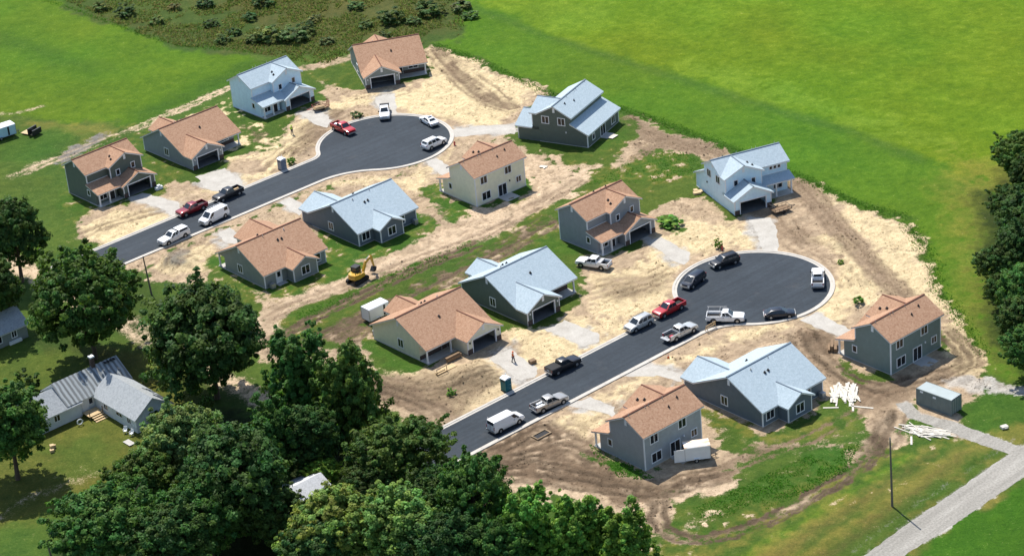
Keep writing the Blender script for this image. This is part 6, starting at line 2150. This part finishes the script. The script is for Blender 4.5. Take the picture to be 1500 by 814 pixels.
def crown_mesh(seed, nclump, nleaf, style='broad', leaf=(.028, .055)):
    """unit crown: leaf cards gathered in twigs clumps"""
    rs = np.random.RandomState(seed)
    cs, rad = [], []
    if style == 'plume':
        npl = 9
        for k in range(npl):
            a = 2 * math.pi * k / npl + rs.rand() * .6
            rr = (.66 if k % 3 else .3) * (.6 + .5 * rs.rand()) if k else 0
            top = .62 + .36 * rs.rand()
            for q in range(nclump // npl):
                f = rs.rand()
                z = -0.85 + (top + 0.85) * f
                w = .36 * (1 - f ** 3.2) + .05
                b_ = rs.rand() * 2 * math.pi
                cs.append((rr * math.cos(a) * (1 - .25 * f) + w * math.cos(b_) * math.sqrt(rs.rand()), rr * math.sin(a) * (1 - .25 * f) + w * math.sin(b_) * math.sqrt(rs.rand()), z))
                rad.append(.045 + .075 * rs.rand())
    else:
        lob = rs.randn(9, 3); lob /= np.linalg.norm(lob, axis=1)[:, None]
        amp = rs.rand(9) * .34
        while len(cs) < nclump:
            d = rs.randn(3); d /= np.linalg.norm(d)
            if d[2] < -.55 and rs.rand() < .6: continue
            s = .72 + sum(amp[i] * max(0, d @ lob[i]) ** 4 for i in range(9)) + .085 * rs.randn()
            r = s * (.45 + .55 * rs.rand() ** .45)
            cs.append(tuple(d * r * np.array([1, 1, 1 if d[2] > 0 else .85])))
            rad.append((.05 + .09 * rs.rand()) if nclump > 100 else .11 + .1 * rs.rand())
    if nclump > 100:
        for q in range(nclump // 6):
            x, y, z = cs[rs.randint(nclump // 2)]
            f = 1.06 + .16 * rs.rand()
            cs.append((x * f, y * f, z * f + .03)); rad.append(.03 + .045 * rs.rand())
    cs, rad = np.array(cs), np.array(rad)
    n = nleaf
    k = rs.randint(0, len(cs), n)
    off = rs.randn(n, 3); off /= np.linalg.norm(off, axis=1)[:, None]
    rr_ = rs.rand(n) ** .5
    pos = cs[k] + off * (rad[k] * rr_)[:, None] * np.array([1, 1, .75])
    out = pos / (np.linalg.norm(pos, axis=1)[:, None] + .05)
    nor = off * .7 + out * .5 + np.array([0, 0, .55]) + rs.randn(n, 3) * .45
    nor /= np.linalg.norm(nor, axis=1)[:, None]
    tmp = np.cross(nor, rs.randn(n, 3)); tmp /= np.linalg.norm(tmp, axis=1)[:, None]
    bt = np.cross(nor, tmp)
    sz = rs.uniform(leaf[0], leaf[1], n)[:, None]
    q = np.stack([pos - tmp * sz * 1.2, pos - bt * sz * .75 + nor * sz * .15, pos + tmp * sz * 1.2, pos + bt * sz * .75 - nor * sz * .1], 1).reshape(-1, 3)
    tint = (.62 + .76 * rs.rand(len(cs)))[k] * (.7 + .6 * rs.rand(n))
    warm = (rs.rand(len(cs)) - .5)[k] * .5
    col = np.stack([tint * (1 + warm), tint, tint * (1 - .6 * warm), np.ones(n)], 1)
    col = np.repeat(col, 4, 0)
    o = np_mesh('crown', q, np.arange(4 * n, dtype=np.int32), 4, M['leaf'], attrs={'leaf': ('POINT', 'FLOAT_COLOR', col)})
    me = o.data
    bpy.data.objects.remove(o)
    return me, cs


CROWNS = {'broad': [crown_mesh(s, 620, 46000, 'broad', (.016, .036)) for s in (1, 2, 3, 4)],
          'plume': [crown_mesh(s, 640, 44000, 'plume', (.017, .036)) for s in (11, 12, 13)],
          'bush': [crown_mesh(s, 50, 3200, 'broad', (.05, .11)) for s in (21, 22, 23)]}
TCOL = {'dark': (.050, .104, .024), 'mid': (.072, .150, .030), 'bright': (.160, .285, .042), 'olive': (.165, .245, .052), 'pale': (.135, .215, .065), 'shrub': (.105, .165, .042), 'scrub': (.130, .155, .05)}
tcount = [0]


def tree(px, py, r, rz, zc, col, label, style='broad', group='trees round the old houses', cat='tree', name='leafy_tree', brk=0):
    p = at(px, py, zc)
    i = tcount[0]; tcount[0] += 1
    rs = random.Random(100 + i)
    root = empty(name, (p.x, p.y, 0), 0, label, cat, group)
    me, cs = CROWNS[style][i % len(CROWNS[style])]
    c = bpy.data.objects.new('crown', me)
    COL.objects.link(c); c.parent = root
    c.location = (0, 0, zc); c.scale = (r, r * rs.uniform(.92, 1.08), rz)
    a = rs.uniform(0, 6.28)
    c.rotation_euler = (0, 0, a)
    k = rs.uniform(.88, 1.14)
    hue = rs.uniform(-.14, .2)
    tc = TCOL[col]
    c.color = (tc[0] * k * (1 + hue), tc[1] * k, tc[2] * k * (1 - .4 * hue), 1)
    mb = MB()
    if style == 'bush':
        for q in range(4):
            d = rs.uniform(0, 6.28)
            mb.path([(0, 0, -.1), (.25 * r * math.cos(d), .25 * r * math.sin(d), zc * .6), (.5 * r * math.cos(d), .5 * r * math.sin(d), zc * 1.2)], [.06, .04, .02], 5)
    else:
        tr = .022 * r + .16
        top = zc + rz * .3
        mb.path([(0, 0, -.2), (.1, .05, (zc - rz) * .7 + .8), (rs.uniform(-.3, .3), rs.uniform(-.3, .3), zc * .8), (rs.uniform(-.5, .5), rs.uniform(-.5, .5), top)], [tr * 1.35, tr, tr * .75, tr * .25], 9)
        for q in range(8):
            x, y, z = cs[rs.randrange(len(cs))]
            tgt = Vector((x * r * math.cos(a) - y * r * math.sin(a), x * r * math.sin(a) + y * r * math.cos(a), zc + z * rz))
            st = Vector((0, 0, (zc - rz) + rz * rs.uniform(.2, .9)))
            md = st.lerp(tgt, .5) + Vector((0, 0, rz * .08))
            mb.path([st, md, tgt], [tr * .5, tr * .33, tr * .1], 6)
    mb.build('trunk' if style != 'bush' else 'stem', M['bark'], root, True)
    return root


tree(18, 340, 6.4, 7.2, 9.2, 'dark', 'tall dark tree at the left edge, beside the dark green house')
tree(-18, 420, 5.6, 6.0, 8.0, 'dark', 'dark tree cut by the left edge, above the old grey-roofed house')
tree(124, 442, 8.8, 9.2, 10.0, 'mid', 'big round tree at the end of the far street')
tree(304, 494, 9.6, 9.2, 10.4, 'dark', 'big spreading dark tree between the old house and the dirt strip')
tree(436, 556, 6.2, 7.8, 9.0, 'mid', 'upright bushy tree, left one of the pair below the dirt strip', 'plume')
tree(512, 574, 6.2, 8.0, 9.0, 'mid', 'upright bushy tree, right one of the pair below the dirt strip', 'plume')
tree(588, 660, 6.6, 5.6, 7.0, 'mid', 'rounded tree at the lower end of the near street')
tree(268, 648, 6.4, 6.2, 7.4, 'pale', 'pale-leaved tree at the corner of the old L-shaped house')
tree(345, 690, 8.6, 8.2, 10.0, 'dark', 'very large dark tree in the middle of the lower left grove')
tree(395, 640, 5.0, 6.4, 8.0, 'mid', 'slender green tree behind the largest dark tree', 'plume')
tree(150, 770, 6.8, 6.2, 8.0, 'mid', 'tree beside the lawn at the bottom left')
tree(254, 792, 6.0, 5.6, 7.0, 'dark', 'dense round tree at the bottom edge, right of the lawn')
tree(496, 768, 6.8, 6.4, 7.4, 'olive', 'yellowish green tree at the bottom, right of the pale roof')
tree(592, 776, 6.8, 6.2, 7.4, 'olive', 'yellowish green tree at the bottom, second right of the pale roof')
tree(690, 724, 5.6, 6.8, 8.2, 'mid', 'dark green tree at the end of the near street')
tree(655, 806, 5.4, 5.4, 7.0, 'dark', 'dark tree at the bottom edge below the near street')
tree(776, 776, 5.0, 6.2, 6.4, 'bright', 'bright green tree at the bottom centre, leftmost of its row of three', 'plume')
tree(846, 782, 5.2, 6.0, 6.2, 'bright', 'bright green tree at the bottom centre, middle of its row of three', 'plume')
tree(912, 788, 5.0, 5.6, 6.0, 'bright', 'bright green tree at the bottom centre, rightmost of its row of three', 'plume')
tree(10, 622, 6.2, 6.2, 9.0, 'mid', 'tree at the left edge below the old house, shading the lawn')
tree(470, 694, 3.0, 2.6, 3.2, 'bright', 'small light green tree above the pale roof')
tree(405, 760, 5.2, 4.6, 5.6, 'dark', 'dark tree left of the pale roof')
tree(545, 706, 4.6, 4.2, 5.2, 'dark', 'low dark tree right of the pale roof')
tree(300, 752, 6.0, 6.0, 7.4, 'mid', 'tree between the two at the bottom edge and the largest dark tree')
tree(214, 704, 5.2, 5.4, 6.4, 'mid', 'tree behind the lawn, left of the largest dark tree')
tree(448, 640, 5.0, 5.4, 6.4, 'dark', 'dark tree in front of the upright bushy pair')
tree(640, 742, 5.4, 5.4, 6.6, 'dark', 'dark tree below the end of the near street, left of its neighbour')
tree(728, 806, 4.6, 5.0, 5.8, 'mid', 'tree at the bottom edge, left of the bright green row')
tree(462, 806, 5.6, 5.0, 6.0, 'dark', 'dark tree at the bottom edge below the pale roof')
tree(1520, 262, 5.0, 5.0, 6.0, 'dark', 'dark tree cut by the right edge, just below the lone one', group='trees at the right edge')
tree(1486, 300, 4.2, 4.0, 5.0, 'dark', 'dark tree third from the top at the right edge', group='trees at the right edge')
tree(1496, 362, 5.0, 5.0, 6.0, 'dark', 'dark tree in the middle of those at the right edge', group='trees at the right edge')
tree(1476, 424, 3.4, 3.4, 4.0, 'dark', 'small dark tree at the front of those at the right edge', group='trees at the right edge')
tree(1496, 470, 4.2, 4.2, 5.0, 'dark', 'dark tree near the bottom of those at the right edge', group='trees at the right edge')
tree(1494, 226, 4.8, 4.6, 6.0, 'mid', 'green tree standing alone at the right edge by the field', group='trees at the right edge')
tree(1506, 322, 5.6, 5.2, 6.4, 'dark', 'dark tree at the right edge, below the lone one', group='trees at the right edge')
tree(1474, 384, 4.0, 4.0, 5.0, 'dark', 'low dark tree reaching furthest left of those at the right edge', group='trees at the right edge')
tree(1502, 430, 5.2, 5.4, 6.6, 'mid', 'green tree at the right edge level with the near circle', group='trees at the right edge')
tree(1514, 508, 4.4, 4.4, 5.2, 'mid', 'green tree at the right edge level with the rightmost house', group='trees at the right edge')
B = 'bush'
tree(37, 562, 2.3, 1.9, 1.7, 'dark', 'round dark bush on the lawn behind the old house', B, 'single bushes', 'bush', 'bush')
tree(231, 536, 2.2, 1.6, 2.6, 'olive', 'small drooping shrub on the lawn right of the old house', B, 'single bushes', 'bush', 'bush')
tree(225, 612, 1.8, 1.4, 1.3, 'dark', 'dark shrub at the gable of the old house', B, 'single bushes', 'bush', 'bush')
tree(1052, 358, .8, .8, .7, 'bright', 'small weed bush by the hydrant of the near circle', B, 'single bushes', 'bush', 'bush')
tree(1257, 439, 1.0, .7, .6, 'bright', 'small green bush on the sand above the right house', B, 'single bushes', 'bush', 'bush')
tree(1232, 384, .6, .5, .4, 'bright', 'tiny weed on the sand right of the near circle', B, 'single bushes', 'bush', 'bush')
tree(983, 326, 2.2, .7, .5, 'bright', 'patch of tall green weeds right of the grey two-storey house', B, 'single bushes', 'bush', 'bush')
tree(524, 168, 1.4, .6, .5, 'scrub', 'low scrub on the rim above the far turning circle', B, 'single bushes', 'bush', 'bush')
tree(426, 236, .9, .8, .6, 'bright', 'weed bush behind the grey portable toilet', B, 'single bushes', 'bush', 'bush')
tree(660, 575, .8, .6, .4, 'bright', 'small weed on the mud left of the teal portable toilet', B, 'single bushes', 'bush', 'bush')
tree(1442, 380, 2.4, 1.6, 1.4, 'shrub', 'low bush at the foot of the right-hand trees, on the field side', B, 'single bushes', 'bush', 'bush')
SHR = [(430, 50, 3.2, 'shrub'), (396, 52, 3.0, 'shrub'), (446, 44, 2.6, 'dark'), (372, 56, 2.2, 'shrub'), (575, 26, 3.0, 'dark'), (632, 14, 3.2, 'dark'), (606, 30, 1.8, 'shrub'), (536, 36, 1.6, 'shrub'), (364, 24, 1.8, 'dark'), (310, 34, 1.8, 'dark'),
       (182, 16, 2.4, 'dark'), (150, 10, 2.0, 'shrub'), (300, 4, 2.2, 'dark'), (384, 2, 2.4, 'dark'), (460, 28, 1.6, 'scrub'), (520, 8, 2.0, 'shrub'), (325, 58, 1.8, 'shrub'), (254, 10, 1.6, 'scrub'), (480, 60, 1.6, 'scrub'), (560, 52, 1.4, 'scrub'), (674, 8, 2.4, 'scrub'), (690, 22, 1.8, 'shrub'), (230, 30, 1.6, 'shrub'), (345, 46, 1.6, 'dark')]
words = ['largest bright shrub', 'broad shrub left of the largest one', 'dark shrub right behind the largest one', 'shrub at the left end of the big clump', 'dark shrub above the furthest house', 'dark shrub by the stitched field edge', 'low shrub between the two dark ones', 'small shrub left of the furthest house', 'dark shrub above the big clump', 'dark shrub left of the big clump',
         'leftmost dark shrub near the mown field', 'shrub at the far left corner', 'dark shrub on the top edge, left', 'dark shrub on the top edge, centre', 'scrubby bush above the big clump', 'shrub on the top edge, right of centre', 'shrub nearest the mown field tip', 'scrubby bush near the top left', 'scrubby bush below the big clump', 'scrubby bush right behind the furthest house', 'scrubby bush at the corner of the green field', 'shrub on the ditch line of the green field', 'shrub beside the mown field boundary', 'small dark shrub left of the clump']
for (px, py, r, c), wd in zip(SHR, words):
    tree(px, py, r * 1.12, r * .5, r * .36, c, wd + ' in the brown scrub at the top', B, 'shrubs in the scrub at the top', 'shrub', 'shrub')


# ------------------------------------------------------------------ tall weeds and clods
def scatter(name, polys, n, h, w, cols, seed, label_mat, lines=None):
    rs = np.random.RandomState(seed)
    pts = []
    for poly, share in polys:
        q = px_poly(poly); xs, ys = [p[0] for p in q], [p[1] for p in q]
        need = int(n * share); got = 0
        while got < need:
            x = rs.uniform(max(min(xs), -125), min(max(xs), 125), need * 2); y = rs.uniform(min(ys), min(max(ys), 533), need * 2)
            k = (poly_sd(x, y, q) > 0) & (vnoise(x, y, 4.0, seed + 3, 3) > .42)
            x, y = x[k][:need - got], y[k][:need - got]
            pts.append(np.stack([x, y], 1)); got += len(x)
            if len(x) == 0: break
    for ln, width, share in (lines or []):
        q = [np.array(at(a, b_)[:2]) for a, b_ in ln]
        seg = np.array([np.linalg.norm(q[i + 1] - q[i]) for i in range(len(q) - 1)])
        k = rs.choice(len(seg), int(n * share), p=seg / seg.sum())
        f = rs.rand(len(k))[:, None]
        A_, B_ = np.array(q)[k], np.array(q)[k + 1]
        pts.append(A_ * (1 - f) + B_ * f + rs.randn(len(k), 2) * width * .4)
    p = np.concatenate(pts); n = len(p)
    zz = np.array([ground_z(a, b_) for a, b_ in p])
    vs, cs_ = [], []
    cl = np.array(cols)[rs.randint(0, len(cols), n)] * 1.9 * (.7 + .6 * rs.rand(n))[:, None]
    hh = rs.uniform(h[0], h[1], n) * (.5 + vnoise(p[:, 0], p[:, 1], 3.0, seed + 9, 2))
    for k in range(3):
        a = rs.rand(n) * math.pi
        ww = rs.uniform(w[0], w[1], n)
        lx, ly = rs.randn(n) * .6 * hh, rs.randn(n) * .6 * hh
        b0 = np.stack([p[:, 0] + np.cos(a) * ww, p[:, 1] + np.sin(a) * ww, zz - .05], 1)
        b1 = np.stack([p[:, 0] - np.cos(a) * ww, p[:, 1] - np.sin(a) * ww, zz - .05], 1)
        tp = np.stack([p[:, 0] + lx, p[:, 1] + ly, zz + hh], 1)
        vs.append(np.stack([b0, b1, tp], 1).reshape(-1, 3)); cs_.append(np.repeat(cl, 3, 0))
    vs, cs_ = np.concatenate(vs), np.concatenate(cs_)
    o = np_mesh(name, vs, np.arange(len(vs), dtype=np.int32), 3, M['weed'], attrs={'leaf': ('POINT', 'FLOAT_COLOR', np.concatenate([cs_, np.ones((len(cs_), 1))], 1))})
    return tag(o, kind='stuff')


m, t, b = nodes_of('weeds')
a_ = t.nodes.new('ShaderNodeAttribute'); a_.attribute_name = 'leaf'
t.links.new(a_.outputs['Color'], b.inputs['Base Color'])
b.inputs['Roughness'].default_value = .8; b.inputs['Specular IOR Level'].default_value = .15
tl = t.nodes.new('ShaderNodeBsdfTranslucent'); t.links.new(a_.outputs['Color'], tl.inputs['Color'])
ms = t.nodes.new('ShaderNodeMixShader'); ms.inputs[0].default_value = .5
t.links.new(b.outputs[0], ms.inputs[1]); t.links.new(tl.outputs[0], ms.inputs[2])
t.links.new(ms.outputs[0], t.nodes['Material Output'].inputs['Surface'])
M['weed'] = m
BR = [(80, -6), (200, 48), (262, 68), (330, 72), (372, 78), (430, 90), (478, 94), (508, 80), (560, 74), (640, 60), (672, 52), (679, 38), (679, -30), (40, -30)]
scatter('scrub_weeds', [(BR, 1.0)], 15000, (.15, .55), (.07, .18), [alb(100, 122, 54), alb(118, 130, 62), alb(124, 118, 68), alb(88, 116, 48), alb(134, 130, 76)], 51, None)
scatter('ditch_weeds', [], 7000, (.06, .22), (.05, .12), [alb(84, 130, 42), alb(100, 142, 48), alb(76, 120, 40)], 52, None, lines=[
    ([(636, 66), (672, 78), (706, 90), (748, 110), (790, 130), (830, 150)], 1.6, .22), ([(905, 157), (960, 176), (1010, 194), (1080, 220), (1130, 244), (1180, 262), (1250, 296), (1330, 320)], 1.8, .40),
    ([(60, -2), (120, 18), (200, 48), (262, 68), (330, 72), (372, 78)], 1.2, .16), ([(1330, 330), (1366, 380), (1374, 424), (1404, 462), (1440, 520)], 1.8, .22)])
scatter('rough_grass', [([(984, 760), (1010, 746), (1080, 716), (1130, 690), (1200, 660), (1260, 650), (1240, 690), (1180, 720), (1100, 756), (1040, 780)], .5), ([(846, 276), (900, 250), (940, 222), (1000, 222), (1040, 232), (1010, 256), (950, 272), (900, 264)], .2), ([(412, 466), (482, 440), (540, 414), (600, 388), (660, 364), (720, 344), (722, 352), (620, 396), (560, 420), (450, 466)], .15), ([(862, 650), (880, 656), (944, 690), (960, 700), (920, 702), (884, 690)], .15)], 6000, (.05, .18), (.05, .12), [alb(84, 140, 42), alb(98, 142, 48), alb(76, 128, 40)], 54, None)

# clods and straw scraps on the bare soil
rs = np.random.RandomState(77)
ok_ = np.nonzero((BARE > .8) & (FLAT < .05) & (PX > -100) & (PX < 90) & (PY > 262) & (PY < 470) & (N_b > .45))[0]
ci = rs.choice(ok_, 9000, replace=False)
cp = np.stack([PX[ci] + rs.uniform(-.2, .2, len(ci)), PY[ci] + rs.uniform(-.2, .2, len(ci)), Z[ci]], 1)
cs0 = ALBS[ci] * rs.uniform(.55, 1.15, (len(ci), 1))
sz = rs.uniform(.05, .20, (len(ci), 1)) * (1 + (rs.rand(len(ci), 1) < .04) * 1.2)
ang = rs.rand(len(ci)) * 6.28
vv = []
for k in range(3):
    a = ang + k * 2.094 + rs.randn(len(ci)) * .3
    vv.append(cp + np.stack([np.cos(a), np.sin(a), -.3 * np.ones(len(ci))], 1) * sz)
vv.append(cp + np.stack([rs.randn(len(ci)) * .3, rs.randn(len(ci)) * .3, rs.uniform(.4, .9, len(ci))], 1) * sz)
V4 = np.stack(vv, 1).reshape(-1, 3)
base = np.arange(len(ci)) * 4
F4 = np.stack([base, base + 1, base + 3, base + 1, base + 2, base + 3, base + 2, base, base + 3], 1).ravel()
tag(np_mesh('soil_clods', V4, F4, 3, M['weed'], attrs={'leaf': ('POINT', 'FLOAT_COLOR', np.concatenate([np.repeat(cs0, 4, 0), np.ones((len(ci) * 4, 1))], 1))}), kind='stuff')
